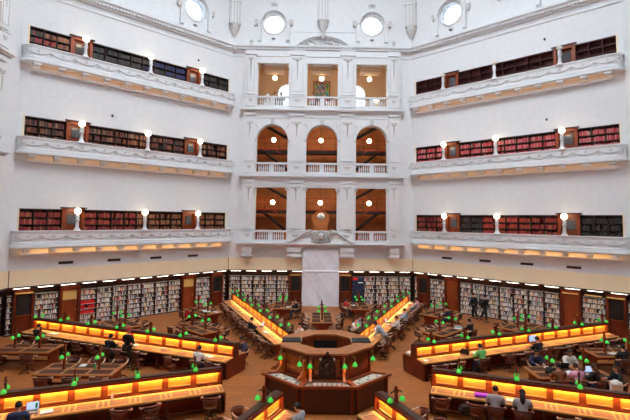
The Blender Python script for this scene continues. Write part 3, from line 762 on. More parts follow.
# ------------------------------------------------------------------ hanging dust sheet
def sheet():
    nx, nz = 44, 80; w = 1.43; top = 4.28; vs = []; fs = []
    import mathutils
    for j in range(nz+1):
        for i in range(nx+1):
            x = -w+2*w*i/nx; z = top*j/nz
            n = mathutils.noise.noise(Vector((x*.6+z*.5, z*.4-x*.3, 1.3)))*.09+mathutils.noise.noise(Vector((x*2.6-z*1.4, z*1.1+x, 5)))*.035
            n += .022*abs(math.sin(3.1*x+2.2*z+6*n))**8+.022*abs(math.sin(2.1*z-1.3*x+4*n))**14
            vs.append((x*(1-.004*math.sin(z*5)), -.16-n-(.05 if abs(z-2.66) < .05 else 0), z))
    m0 = len(vs); vs += [(v[0], v[1]+.012, v[2]) for v in vs]
    for j in range(nz):
        for i in range(nx):
            a = j*(nx+1)+i; fs += [(a, a+1, a+nx+2, a+nx+1), (m0+a, m0+a+nx+1, m0+a+nx+2, m0+a+1)]
    for j in range(nz):
        a = j*(nx+1); b = a+nx; fs += [(a, a+nx+1, m0+a+nx+1, m0+a), (b, m0+b, m0+b+nx+1, b+nx+1)]
    o = MB().add(vs, fs, 'sheet', True).build('dust_sheet', None, W('back', 0, .22, .0), 0)
    tag(o, 'creased white sheet hanging over the doorway in the rear wall', 'sheet')
sheet()
tag(MB().box(-1.40, 1.40, .02, .3, 0, 4.1, 'plaster').build('wall_doorway', None, W('back', 0, 0, 0), 0), kind='structure')
for sx in (-1, 1):
    for z in (3.1,):
        pass

# ------------------------------------------------------------------ desk lamp
def make_lamp(arm=.21, base_h=.0, tall=.46, shade_z=.03):
    t = empty('desk_lamp', 'x', 'desk lamp')
    MB().box(-.06, .06, -.06, .06, 0, .03, 'wood_red').build('base', t)
    MB().prism([(-.045, 0), (.045, 0), (.035, tall*.55), (.06, tall*.62), (.05, tall*.8), (.02, tall), (-.02, tall), (-.05, tall*.8), (-.06, tall*.62), (-.035, tall*.55)], -.035, .035, 'wood_red', 'x').build('post', t)
    z = tall*.66
    mb = MB(); mb.tube([(0, -arm, z-.03), (0, -arm*.5, z+.02), (0, 0, z), (0, arm*.5, z+.02), (0, arm, z-.03)], [.018, .022, .03, .022, .018], 'wood_dark', 6)
    for sy in (-1, 1): mb.tube([(0, sy*arm, z-.03), (0, sy*arm, shade_z+.14)], .010, 'brass', 5)
    mb.build('arm', t)
    for sy in (-1, 1):
        s = MB().lathe([(.085, -.05), (.083, -.02), (.074, .02), (.055, .05), (.028, .068), (.012, .085)], 'green_shade', 14, (0, sy*arm, shade_z+.05)).build('shade', t)
        MB().ball((0, sy*arm, shade_z+.03), .032, 'bulb_glow', 8).build('bulb', s)
    return t
lamp_proto = make_lamp()
table_lamp_proto = make_lamp(.20, 0, .92, .44)
used_lamp = {id(lamp_proto): False, id(table_lamp_proto): False}
def place(proto, loc, rz, label, group):
    if not proto.get('used'):
        proto['used'] = 1; proto.location = loc; proto.rotation_euler.z = rz; proto['label'] = label; proto['group'] = group; return proto
    c = copy_tree(proto, loc, rz, label, group); return c

# ------------------------------------------------------------------ radial reading desks
SP = {157.5: 'upper left long desk', 202.5: 'lower left long desk', 112.5: 'rear left diagonal desk', 67.5: 'rear right diagonal desk',
      22.5: 'upper right long desk', -22.5: 'lower right long desk', 247.5: 'front left diagonal desk', 292.5: 'front right diagonal desk'}
R0, R1 = 4.15, 16.35
def pol(ang, r, q, z=0):
    a = radians(ang); return (r*cos(a)-q*sin(a), r*sin(a)+q*cos(a), z)
def make_desk():
    t = empty('reading_desk', 'x', 'reading desk')
    n = 13; pw = (R1-R0)/n
    MB().box(R0, R1, -.07, .07, .0, 1.24, 'wood_red').build('spine', t)
    MB().box(R0-.05, R1+.05, -.17, .17, 1.24, 1.29, 'wood_red').box(R0-.03, R1+.03, -.11, .11, 1.29, 1.33, 'wood_dark').box(R0, R1, .165, .18, 1.195, 1.29, 'wood_red').box(R0, R1, -.18, -.165, 1.195, 1.29, 'wood_red').build('cap', t)
    for sy in (-1, 1):
        y0, y1 = sorted((sy*.16, sy*.80)); 
        # sloping worktop
        vs = []; z_in, z_out = .80, .755
        Y0, Y1 = sy*.07, sy*.80
        vs = [(R0, Y0, z_in), (R1, Y0, z_in), (R1, Y1, z_out), (R0, Y1, z_out), (R0, Y0, z_in-.05), (R1, Y0, z_in-.05), (R1, Y1, z_out-.05), (R0, Y1, z_out-.05)]
        mb = MB().add(vs, [(0, 1, 2, 3), (7, 6, 5, 4), (0, 4, 5, 1), (1, 5, 6, 2), (2, 6, 7, 3), (3, 7, 4, 0)], 'wood_light')
        mb.box(R0, R1, *sorted((sy*.17, sy*.21)), z_in-.01, z_in+.035, 'wood_red')
        def pad(x0, x1, u0, u1, m):
            f = lambda u: z_in+(z_out-z_in)*(u-.07)/.73+.003
            mb.add([(x0, sy*u0, f(u0)), (x1, sy*u0, f(u0)), (x1, sy*u1, f(u1)), (x0, sy*u1, f(u1))], [(0, 1, 2, 3) if sy < 0 else (3, 2, 1, 0)], m)
        for k in range(n):
            x = R0+pw*k
            pad(x+.03, x+.13, .34, .72, 'leather_pad'); pad(x+.19, x+pw-.19, .34, .72, 'leather_pad'); pad(x+pw-.13, x+pw-.03, .34, .72, 'leather_pad')
        mb.build('worktop', t)
        MB().box(R0+.02, R1-.02, *sorted((sy*.72, sy*.78)), .62, .71, 'wood_dark').build('apron', t)
        for k in range(n):
            x = R0+pw*k
            MB().box(x+.10, x+pw-.10, *sorted((sy*.07, sy*.085)), .84, 1.22, 'wood_panel').box(x+.14, x+pw-.14, *sorted((sy*.085, sy*.125)), .885, .90, 'wood_pale').build('back_panel', t)
        for k in range(n+1):
            x = R0+pw*k
            MB().box(max(R0, x-.10), min(R1, x+.10), *sorted((sy*.07, sy*.10)), .80, 1.24, 'wood_door').build('pier', t)
        MB().box(R0+.05, R1-.05, *sorted((sy*.115, sy*.155)), 1.225, 1.239, 'strip_glow').build('light_strip', t)
        for k in range(8):
            x = R0+.12+(R1-R0-.24)*k/7
            MB().box(x-.05, x+.05, *sorted((sy*.66, sy*.76)), 0, .70, 'wood_dark').build('leg', t)
        MB().tube([(R0+.1, sy*.6, .12), (R1-.1, sy*.6, .12)], .025, 'black_steel', 6).build('foot_rail', t)
    MB().prism([(-.80, .70), (-.74, .02), (-.55, 0), (.55, 0), (.74, .02), (.80, .70), (.20, .76), (.16, 1.24), (-.16, 1.24), (-.20, .76)], R0-.05, R0, 'wood_red', 'x').build('end_panel', t)
    MB().prism([(-.80, .70), (-.74, .02), (-.55, 0), (.55, 0), (.74, .02), (.80, .70), (.20, .76), (.16, 1.24), (-.16, 1.24), (-.20, .76)], R1, R1+.05, 'wood_red', 'x').build('end_panel', t)
    return t
desk_proto = make_desk()
GD = 'long double-sided reading desks radiating from the centre'
for ang, nm in SP.items():
    place(desk_proto, (0, 0, 0), radians(ang), '%s with orange lit back panels and row of green lamps' % nm, GD)
    for k in range(7):
        p = pol(ang, 5.05+1.86*k, 0, 1.33)
        if in_view(p, 12, 6) : place(lamp_proto, p, radians(ang), 'green-shaded lamp on the %s, %s from the centre' % (nm, CNT7[k]), 'green-shaded lamps along the long desks')

# ------------------------------------------------------------------ armchair
def make_chair():
    t = empty('armchair', 'x', 'chair')
    MB().lathe([(.04, .40), (.22, .405), (.24, .43), (.235, .45), (.20, .455)], 'wood_brown', 14).build('seat', t)
    arc = [radians(-62+304*k/20) for k in range(21)]     # open towards +y ... back at -y
    pts = [(.29*cos(a+pi+radians(118-90)), 0, 0) for a in arc]
    q = [radians(180+30+0)+0]
    back = []
    for k in range(15):
        a = radians(200+140*k/14); back.append((.29*cos(a), .27*sin(a), .76+.04*sin(pi*k/14)))
    MB().tube(back, [.024+.012*sin(pi*k/14) for k in range(15)], 'wood_brown', 6).build('top_rail', t)
    mb = MB()
    for k in range(9):
        a = radians(206+128*k/8); mb.tube([(.22*cos(a), .21*sin(a), .44), (.285*cos(a), .265*sin(a), .75)], .013, 'wood_brown', 5)
    prof = []
    for k in range(12):
        a = radians(210+120*k/11); prof.append((cos(a), sin(a)))
    for k in range(11):
        (a0, b0), (a1, b1) = prof[k], prof[k+1]
        mb.add([(.235*a0, .225*b0, .50), (.235*a1, .225*b1, .50), (.285*a1, .27*b1, .74), (.285*a0, .27*b0, .74), (.220*a0, .21*b0, .50), (.220*a1, .21*b1, .50), (.270*a1, .255*b1, .74), (.270*a0, .255*b0, .74)],
               [(0, 1, 2, 3), (7, 6, 5, 4), (0, 4, 5, 1), (3, 2, 6, 7)], 'wood_brown', True)
    mb.build('backrest', t)
    for sx in (-1, 1):
        MB().tube([(sx*.275, -.09, .77), (sx*.30, .02, .72), (sx*.30, .14, .69), (sx*.27, .22, .68)], [.026, .028, .034, .026], 'wood_pale', 6).tube([(sx*.22, .12, .44), (sx*.29, .14, .68)], .016, 'wood_brown', 5).build('arm', t)
    MB().lathe([(.035, .14), (.035, .3), (.05, .4)], 'wood_dark', 8).build('column', t)
    for k in range(4):
        a = radians(45+90*k); MB().tube([(.0, 0, .17), (.16*cos(a), .16*sin(a), .13), (.27*cos(a), .27*sin(a), .05), (.28*cos(a), .28*sin(a), .018)], [.03, .026, .02, .018], 'wood_dark', 6).build('leg', t)
    return t
chair_proto = make_chair()
GC = 'round-backed wooden armchairs'
CH = []
def chair(p, face, label):
    """face: heading (radians) the sitter looks"""
    if not in_view((p[0], p[1], .6), 10, 14): return
    for o in CH:
        if hypot(o[0]-p[0], o[1]-p[1]) < .56: return
    CH.append(p); place(chair_proto, (p[0], p[1], 0), face-pi/2, label, GC)
def cluster(): pass

# ------------------------------------------------------------------ free tables
def make_table(L):
    t = empty('library_table', 'x', 'table')
    w = .68; mb = MB().box(0, L, -w, w, .72, .77, 'wood_top').box(-.01, L+.01, -w-.01, w+.01, .735, .755, 'wood_light')
    n = 3 if L > 2.7 else 2
    for k in range(n):
        x0 = .10+(L-.15)*k/n; x1 = x0+(L-.15)/n-.08
        for y0, y1 in ((-w+.09, -.10), (.10, w-.09)):
            mb.add([(x0, y0, .773), (x1, y0, .773), (x1, y1, .773), (x0, y1, .773)], [(0, 1, 2, 3)], 'leather_dark')
            mb.box(x0-.02, x0, y0-.02, y1+.02, .77, .776, 'wood_light').box(x1, x1+.02, y0-.02, y1+.02, .77, .776, 'wood_light').box(x0, x1, y0-.02, y0, .77, .776, 'wood_light').box(x0, x1, y1, y1+.02, .77, .776, 'wood_light')
    mb.build('tabletop', t)
    MB().box(.10, L-.10, -w+.10, -w+.13, .60, .72, 'wood_red').box(.10, L-.10, w-.13, w-.10, .60, .72, 'wood_red').box(.10, .13, -w+.1, w-.1, .60, .72, 'wood_red').box(L-.13, L-.10, -w+.1, w-.1, .60, .72, 'wood_red').build('apron', t)
    for x in (.14, L-.14):
        MB().box(x-.06, x+.06, -w+.12, w-.12, .0, .08, 'wood_dark').prism([(-.42, .08), (.42, .08), (.30, .35), (.42, .62), (-.42, .62), (-.30, .35)], x-.045, x+.045, 'wood_red', 'x').build('trestle', t)
    MB().box(.14, L-.14, -.03, .03, .18, .26, 'wood_red').build('stretcher', t)
    return t
tin = make_table(2.95); tout = make_table(2.6)
SEC = {0: 'right', 45: 'rear right', 90: 'rear', 135: 'rear left', 180: 'left'}
for ang, nm in SEC.items():
    dq = {0: -.17, 180: .17}.get(ang, 0)
    place(tin, pol(ang, 8.03, dq), radians(ang), 'inner oak library table with leather panels in the %s sector' % nm, 'oak library tables between the long desks')
    for k, r in enumerate((8.80, 10.15)):
        place(table_lamp_proto, pol(ang, r, dq, .775), radians(ang+ (0)), 'tall green-shaded lamp on the %s inner table, %s end' % (nm, ['centre', 'outer'][k]), 'green-shaded lamps on the library tables')
    for q in (-2.6, 2.6):
        c = pol(ang, 13.3, q)
        if not in_view(c, 25, 10): continue
        sn = {0: ('right of', 'left of')}.get(0)
        lr = 'clockwise' if q < 0 else 'anticlockwise'
        dsc = ('left' if pix(pol(ang, 13.3, q, .8))[0] < pix(pol(ang, 13.3, -q, .8))[0] else 'right')
        place(tout, pol(ang, 12.0, q), radians(ang), 'outer oak library table in the %s sector, %s one of the pair' % (nm, dsc), 'oak library tables between the long desks')
        for k, r in enumerate((12.75, 13.85)):
            place(table_lamp_proto, pol(ang, r, q, .775), radians(ang), 'green-shaded lamp on the %s outer table of the %s sector, %s end' % (dsc, nm, ['centre', 'wall'][k]), 'green-shaded lamps on the library tables')

# ------------------------------------------------------------------ people
def skinned(name, pts, edges, rad, m, sub=1):
    me = bpy.data.meshes.new(name); me.from_pydata(pts, edges, []); o = bpy.data.objects.new(name, me); COL.objects.link(o)
    sk = o.modifiers.new('s', 'SKIN'); sk.use_smooth_shade = True; sb = o.modifiers.new('u', 'SUBSURF'); sb.levels = sub; sb.render_levels = sub
    for i, d in enumerate(me.skin_vertices[0].data):
        r = rad[i]; d.radius = r if isinstance(r, tuple) else (r, r)
        d.use_root = (i == 0)
    dg = bpy.context.evaluated_depsgraph_get(); ev = o.evaluated_get(dg); nm = bpy.data.meshes.new_from_object(ev)
    bpy.data.objects.remove(o); bpy.data.meshes.remove(me)
    nm.materials.clear(); nm.materials.append(MATS[m]); nm.name = name
    for p in nm.polygons: p.use_smooth = True
    return nm
def hand(pts, ed, rad, wrist_i, d, side):
    """palm and five bent fingers growing from the wrist; d = forward unit, side = lateral unit"""
    w = Vector(pts[wrist_i]); d = Vector(d); s = Vector(side); dn = Vector((0, 0, -1))
    palm = w+d*.07; pts.append(tuple(palm)); rad.append((.030, .018)); pi_ = len(pts)-1; ed.append((wrist_i, pi_))
    for k, (off, L) in enumerate(((-.030, .068), (-.010, .078), (.010, .072), (.030, .056))):
        b = palm+s*off+d*.02; prev = pi_
        for j, f in enumerate((.25, .6, 1.0)):
            q = b+d*L*f+dn*(.006+.022*f*f); pts.append(tuple(q)); rad.append(.0095-.001*j); ed.append((prev, len(pts)-1)); prev = len(pts)-1
    prev = wrist_i
    for q in (w+d*.035-s*.035, w+d*.06-s*.055+dn*.008, w+d*.088-s*.058+dn*.016): pts.append(tuple(q)); rad.append(.011); ed.append((prev, len(pts)-1)); prev = len(pts)-1
def figure(pose):
    """faces +y; returns meshes body, top, trousers, shoes, hair, long hair, face"""
    if pose == 'sit':
        pel = (0, 0, .55); hipx = .10; knee = lambda s: (s*.13, .42, .53); ank = lambda s: (s*.13, .40, .10); toe = lambda s: (s*.14, .55, .04)
        sp = [(0, .02, .70), (0, .06, .86), (0, .10, 1.00)]; neck = (0, .135, 1.09); head = (0, .175, 1.20)
        sh = lambda s: (s*.19, .10, .99); el = lambda s: (s*.25, .20, .80); wr = lambda s: (s*.14, .42, .82); hd = (0, 1, 0)
    elif pose == 'lean':
        pel = (0, 0, .92); hipx = .10; knee = lambda s: (s*.11, .03, .50); ank = lambda s: (s*.11, -.03, .09); toe = lambda s: (s*.12, .12, .04)
        sp = [(0, .08, 1.05), (0, .20, 1.17), (0, .31, 1.27)]; neck = (0, .39, 1.33); head = (0, .47, 1.40)
        sh = lambda s: (s*.19, .31, 1.26); el = lambda s: (s*.24, .36, 1.0); wr = lambda s: (s*.15, .48, .86); hd = (0, 1, -.1)
    elif pose == 'stand':
        pel = (0, 0, .95); hipx = .10; knee = lambda s: (s*.11, .02, .50); ank = lambda s: (s*.12, -.02, .09); toe = lambda s: (s*.13, .13, .04)
        sp = [(0, 0, 1.10), (0, .0, 1.26), (0, 0, 1.40)]; neck = (0, .015, 1.50); head = (0, .035, 1.62)
        sh = lambda s: (s*.20, 0, 1.40); el = lambda s: (s*.25, .03, 1.12); wr = lambda s: (s*.17, .25, 1.04); hd = (0, 1, 0)
    else:
        pel = (0, 0, .94); hipx = .10; knee = lambda s: (s*.10, .16*s, .50); ank = lambda s: (s*.10, .14*s if s > 0 else -.30, .10 if s > 0 else .16); toe = lambda s: (s*.11, (.14*s if s > 0 else -.30)+.15, .04 if s > 0 else .08)
        sp = [(0, .01, 1.10), (0, .03, 1.26), (0, .04, 1.40)]; neck = (0, .05, 1.50); head = (0, .075, 1.62)
        sh = lambda s: (s*.20, .04, 1.40); el = lambda s: (s*.26, -.02-.10*s, 1.12); wr = lambda s: (s*.25, .10-.16*s, .90); hd = (0, .3, -1)
    def torso_arms(extra, arms_to, pts, ed, rad):
        pts += [pel, *sp, neck]; rad += [(.14+extra, .11+extra), (.125+extra, .10+extra), (.14+extra, .10+extra), (.15+extra, .09+extra), (.055+extra*.5, .055+extra*.5)]
        ed += [(0, 1), (1, 2), (2, 3), (3, 4)]
        w = {}
        for s in (-1, 1):
            i = len(pts); pts += [sh(s), el(s), wr(s)]; rad += [.060+extra, .046+extra, .032+extra]; ed += [(3, i), (i, i+1), (i+1, i+2)]; w[s] = i+2
        return w
    pts, ed, rad = [], [], []
    w = torso_arms(0, 3, pts, ed, rad)
    for k in range(4): rad[k] = (rad[k][0]*.8, rad[k][1]*.8)
    i = len(pts); hx, hy, hz = head
    pts += [(hx, hy-.005, hz-.035), (hx, hy, hz+.045)]; rad += [(.075, .08), (.078, .09)]; ed += [(4, i), (i, i+1)]
    for s in (-1, 1):
        i = len(pts); pts += [(s*hipx, pel[1], pel[2]-.03), knee(s), ank(s), toe(s)]; rad += [.085, .058, .040, (.035, .03)]; ed += [(0, i), (i, i+1), (i+1, i+2), (i+2, i+3)]
    for s in (-1, 1): hand(pts, ed, rad, w[s], hd if hd[2] > -.5 else (0, .25, -.97), (s, 0, 0) if hd[2] > -.5 else (0, -1, 0))
    body = skinned('body', pts, ed, rad, 'skin')
    pts, ed, rad = [], [], []; torso_arms(.034, 3, pts, ed, rad); pts[4] = tuple(Vector(pts[3]).lerp(Vector(neck), .55)); rad[4] = (.085, .08)
    top = skinned('shirt', pts, ed, rad, 'cloth_black')
    pts, ed, rad = [(pel[0], pel[1], pel[2]+.04)], [], [(.155, .125)]
    for s in (-1, 1):
        i = len(pts); a = Vector(knee(s)).lerp(Vector(ank(s)), 1.0); pts += [(s*hipx, pel[1], pel[2]-.03), knee(s), tuple(a)]; rad += [.115, .088, .070]; ed += [(0, i), (i, i+1), (i+1, i+2)]
    tr = skinned('trousers', pts, ed, rad, 'cloth_jeans')
    mb = MB()
    for s in (-1, 1):
        a, b = Vector(ank(s)), Vector(toe(s)); mb.tube([a-Vector((0, .05, .04)), a.lerp(b, .5)-Vector((0, 0, .02)), b+Vector((0, .04, -.0))], [.042, .044, .030], 'black', 8)
    shoes = mb.mesh('shoes')
    def hair(long):
        mb = MB(); n = 14; vs = []; fs = []
        rows = 8
        for j in range(rows+1):
            for k in range(n):
                a = 2*pi*k/n; f = max(0, sin(a))     # front
                lim = pi*(.62-.22*f) if not long else pi*(.68-.28*f); th = lim*j/rows
                r = .103; vs.append((hx+r*sin(th)*cos(a)*.93, hy-.012+r*1.06*sin(th)*sin(a), hz+.035+r*1.1*cos(th)))
        for j in range(rows):
            for k in range(n): fs.append((j*n+k, j*n+(k+1) % n, (j+1)*n+(k+1) % n, (j+1)*n+k))
        mb.add(vs, fs, 'hair_black', True)
        if long: mb.tube([(hx, hy-.06, hz+.04), (hx, hy-.10, hz-.06), (hx, hy-.14, hz-.20), (hx, hy-.15, hz-.32)], [.07, .088, .082, .04], 'hair_black', 10)
        return mb.mesh('hair')
    mb = MB(); fy = hy+.083
    for s in (-1, 1): mb.ball((hx+s*.032, fy, hz+.03), .011, 'black', 8); mb.ball((hx+s*.083, hy+.0, hz+.015), .022, 'skin', 8, 1.4)
    mb.lathe([(.016, -.018), (.012, 0), (.005, .03)], 'skin', 8, (hx, fy+.012, hz+.005)); mb.box(hx-.024, hx+.024, fy-.006, fy+.006, hz-.040, hz-.030, 'cloth_red')
    return dict(body=body, shirt=top, trousers=tr, shoes=shoes, hair=hair(False), long_hair=hair(True), facial_features=mb.mesh('facial_features'))
POSES = {k: figure(k) for k in ('sit', 'lean', 'stand', 'walk')}
def person(pose, p, face, top, trous, hair, label, long=False, skin='skin', z=0, cap=None, pack=False):
    t = empty('person', label, 'person', (p[0], p[1], z), face-pi/2)
    F = POSES[pose]; mp = dict(body=skin, shirt=top, trousers=trous, shoes=None, facial_features=None)
    for k in ('body', 'shirt', 'trousers', 'shoes', 'facial_features'):
        o = bpy.data.objects.new(k, F[k]); COL.objects.link(o); o.parent = t
        if mp[k]: o.material_slots[0].link = 'OBJECT'; o.material_slots[0].material = MATS[mp[k]]
    o = bpy.data.objects.new('hair', F['long_hair' if long else 'hair']); COL.objects.link(o); o.parent = t
    o.material_slots[0].link = 'OBJECT'; o.material_slots[0].material = MATS[cap or hair]
    if cap: o.name = 'cap'
    if pack:
        b = tag(MB().box(-.15, .15, -.14, .06, 0, .42, 'black').box(-.11, .11, -.18, -.14, .05, .25, 'black').build('backpack', None, (p[0]-.17*cos(face), p[1]-.17*sin(face), 1.02+z), face-pi/2), 'black backpack worn by the walker by the right-hand shelves', 'backpack')
    return t
def spoke_person(ang, r, q, pose='sit', **k):
    s = 1 if q > 0 else -1; p = pol(ang, r, q); face = radians(ang)+(-pi/2 if q > 0 else pi/2)
    if pose == 'sit': chair((p[0], p[1]), face, k['label'].replace('person', 'armchair under the person', 1) if False else 'armchair occupied by the '+k['seat'])
    person(pose, p, face, k['top'], k.get('tr', 'cloth_jeans'), k.get('hair', 'hair_black'), k['label'], k.get('long', False), k.get('skin', 'skin'), 0, k.get('cap'))
def sec_person(ang, r, q, tdir, **k):
    p = pol(ang, r, q); face = radians(ang)+(pi/2 if tdir > 0 else -pi/2)+k.get('turn', 0)
    chair((p[0], p[1]), face, 'armchair occupied by the '+k['seat'])
    person('sit', p, face, k['top'], k.get('tr', 'cloth_jeans'), k.get('hair', 'hair_black'), k['label'], k.get('long', False))
S = spoke_person
S(157.5, 9.0, 1.15, 'stand', top='cloth_black', tr='cloth_black', cap='cloth_red', label='person in black with a red cap standing at the upper left desk', seat='')
S(157.5, 5.3, 1.13, top='cloth_white', label='person in white shirt seated at inner end of upper left desk', seat='white shirt reader, upper left desk')
S(157.5, 10.1, 1.2, top='cloth_black', label='person in black seated on the near side of upper left desk', seat='black-clad reader, upper left desk')
S(157.5, 14.9, 1.13, top='cloth_black', label='person in dark coat at the outer end of upper left desk', seat='dark-coated reader, outer end of upper left desk')
S(157.5, 13.1, -1.2, top='cloth_navy', label='person in navy on the far side of upper left desk', seat='navy reader, far side of upper left desk')
S(157.5, 4.45, -1.1, top='cloth_navy', tr='cloth_black', label='person in navy top seated at inner end beyond upper left desk', seat='navy reader at inner end, far side, upper left desk')
S(202.5, 10.1, 1.13, top='cloth_navy', label='person with dark hair at the lower left desk by papers', seat='dark-haired reader, lower left desk')
S(247.5, 4.75, 1.1, top='cloth_grey', label='person in grey top on the right of the front left desk', seat='grey reader, front left desk')
S(112.5, 7.7, 1.13, top='cloth_black', tr='cloth_black', label='person in black suit working at the rear left desk', seat='black suited reader, rear left desk')
S(112.5, 5.5, -1.13, top='cloth_white', label='person in white behind the rear left desk near the centre', seat='white-clad reader, rear left desk')
S(67.5, 8.4, -1.13, top='cloth_white', tr='cloth_brown', hair='hair_brown', label='person in white shirt reading at the rear right desk', seat='white shirt reader, rear right desk')
S(67.5, 5.6, -.98, 'lean', top='cloth_blue', tr='cloth_grey', label='person in pale blue leaning over inner end of rear right desk', seat='')
S(67.5, 10.7, -1.13, top='cloth_blue', tr='cloth_black', label='person in slate blue shirt midway along the rear right desk', seat='slate blue reader, rear right desk')
S(67.5, 13.9, -1.13, top='cloth_grey', label='person in grey near the outer end of the rear right desk', seat='grey reader, rear right desk')
S(67.5, 14.9, -1.13, top='cloth_pink', label='person in pink at the outer end of the rear right desk', seat='pink reader, rear right desk')
S(67.5, 7.8, 1.13, top='cloth_blue', tr='cloth_black', label='person in light blue on the left of the rear right desk', seat='light blue reader, left of rear right desk')
S(67.5, 7.0, 1.13, top='cloth_white', tr='cloth_black', hair='hair_brown', label='person in white on the left of the rear right desk', seat='white-clad reader, left of rear right desk', long=True)
S(22.5, 6.9, -1.13, top='cloth_green', hair='hair_black', label='person in bright green shirt at the upper right desk', seat='green shirt reader')
S(22.5, 10.3, -1.13, top='cloth_black', tr='cloth_black', label='person in black by the monitor on the upper right desk', seat='black-clad reader by monitor')
S(-22.5, 6.25, -1.13, top='cloth_grey', hair='hair_black', label='person in pale grey hoodie at the lower right desk', seat='grey hoodie reader')
S(-22.5, 7.05, -1.13, top='cloth_grey', tr='cloth_black', hair='hair_black', long=True, label='person with long dark hair and grey top at lower right desk', seat='long-haired reader, lower right desk')
T = sec_person
T(0, 8.75, -1.05, 1, top='cloth_brown', hair='hair_black', label='person in brown on the near side of the right inner table', seat='brown-clad reader, right inner table')
T(0, 9.42, -1.05, 1, top='cloth_pink', hair='hair_brown', label='person in pink top at the right inner table', seat='pink-clad reader, right inner table')
T(0, 10.15, -1.05, 1, turn=.5, top='cloth_black', hair='hair_brown', long=True, label='person in dark jacket turned to the laptop, right inner table', seat='dark jacket reader, right inner table')
T(0, 10.95, -1.1, 1, turn=1.6, top='cloth_black', tr='cloth_black', hair='hair_brown', long=True, label='person in black with long brown hair at right table corner', seat='long-haired reader, right table corner')
T(0, 8.8, 1.05, -1, top='cloth_navy', label='person in navy on the far side of the right inner table', seat='navy reader, far side of right inner table')
T(0, 10.2, 1.05, -1, top='cloth_white', hair='hair_brown', label='person in white on the far side of the right inner table', seat='white-clad reader, far side of right inner table')
T(0, 13.0, 1.58, 1, top='cloth_black', label='person in black at the outer right table by the frame edge', seat='black-clad reader, outer right table')
T(90, 12.6, -1.57, -1, top='cloth_red', label='person in red left of the rear right library table', seat='red-clad reader, rear table right of sheet') if False else None
T(90, 13.3, -1.57, -1, top='cloth_red', long=True, label='person in red at the table right of the sheet', seat='red-clad reader right of the sheet')
T(90, 12.5, 1.57, 1, top='cloth_black', label='person in black at the table left of the sheet', seat='black-clad reader left of the sheet')
T(45, 10.4, -1.05, 1, top='cloth_black', tr='cloth_black', label='person in black at the rear right inner table', seat='black-clad reader, rear right inner table')
T(45, 12.8, 1.57, 1, top='cloth_navy', label='person in navy at the rear right outer table', seat='navy reader, rear right outer table')
person('walk', (10.43, 12.95), radians(135), 'cloth_black', 'cloth_black', 'hair_brown', 'person in black walking past the right-hand shelves, left of two', skin='skin')
person('walk', (10.85, 12.15), radians(-40), 'cloth_black', 'cloth_black', 'hair_black', 'person in black with backpack walking by right-hand shelves, right of two', pack=True)
for k, (x, c, c2, l) in enumerate(((-3.85, 'cloth_brown', 'hair_black', 'person in brown looking over the top gallery rail, left bay'), (-3.35, 'cloth_navy', 'hair_black', 'person in navy standing at the top gallery rail, left bay'), (-.72, 'cloth_red', 'hair_black', 'person in dark red at the top gallery rail, middle bay left'), (.18, 'cloth_red', 'hair_fair', 'person in bright red at the top gallery rail, middle bay'))):
    person('stand', W('back', x, -.65, 0), -pi/2, c, 'cloth_black', c2, l, z=15.2)

# ------------------------------------------------------------------ chairs
for ang, nm in SP.items():
    sides = []
    if ang in (157.5, 202.5): sides = [1]
    elif ang in (22.5, -22.5): sides = [-1]
    else: sides = [1, -1]
    for s in sides:
        for k in range(13):
            r = 4.65+.938*k; q = s*random.uniform(1.02, 1.22); j = random.uniform(-.08, .08)
            if ang in (247.5, 292.5) and k > 2: continue
            if random.random() < .08: continue
            word = {157.5: 'near', 202.5: 'near', 22.5: 'near', -22.5: 'near'}.get(ang) or (('left' if s > 0 else 'right') if ang in (112.5, 67.5) else ('right' if s > 0 else 'left'))
            p = pol(ang, r+j, q)
            chair(p, radians(ang)-s*pi/2+random.uniform(-.35, .35), 'empty round-backed armchair, %s side of the %s, %s from centre' % (word, nm, ORD[k]))
for ang, nm in SEC.items():
    for s, w in ((-1, 'right'), (1, 'left')):
        for k in range(3):
            chair(pol(ang, 8.45+1.0*k, s*random.uniform(.95, 1.1)), radians(ang)-s*pi/2+random.uniform(-.25, .25), 'empty armchair at %s inner table, %s side seen from outside, %s from centre' % (nm, 'clockwise' if s < 0 else 'anticlockwise', ORD[k]))
    for q in (-2.6, 2.6):
        for s in (-1, 1):
            for k in range(2):
                p = pol(ang, 12.65+1.25*k, q+s*random.uniform(.98, 1.1))
                chair(p, radians(ang)-s*pi/2+random.uniform(-.25, .25), 'empty armchair, %s %s side of %s outer table in the %s sector' % (['inner', 'outer'][k], 'clockwise' if s < 0 else 'anticlockwise', 'clockwise' if q < 0 else 'anticlockwise', nm))

# ------------------------------------------------------------------ central desk
ang8 = [22.5+45*k for k in range(8)]
def ringpoly(ap): r = ap/cos(pi/8); return [(r*cos(radians(a)), r*sin(radians(a))) for a in ang8]
t = empty('central_desk', 'raised octagonal wooden supervisor desk at the centre of the hall', 'desk')
def ring(mb, a0, a1, z0, z1, m, mtop=None):
    o, i = ringpoly(a1), ringpoly(a0)
    for k in range(8):
        j = (k+1) % 8
        mb.prism([o[k], o[j], i[j], i[k]], z0, z1, m)
mb = MB(); ring(mb, 1.50, 1.62, 0, 1.78, 'wood_red'); mb.build('outer_wall', t)
mb = MB(); ring(mb, 1.06, 1.16, .45, 1.78, 'wood_door'); mb.build('inner_wall', t)
mb = MB(); ring(mb, 1.02, 1.74, 1.80, 1.86, 'wood_ledge'); ring(mb, 1.55, 1.76, 1.76, 1.80, 'wood_red'); mb.build('ledge', t)
MB().prism(ringpoly(1.5), 0, .45, 'wood_dark').build('platform', t)
MB().box(-.48, .48, .98, 1.05, .75, 1.62, 'black').build('rear_opening_shade', t)  # black slab stands for the shade inside the opening
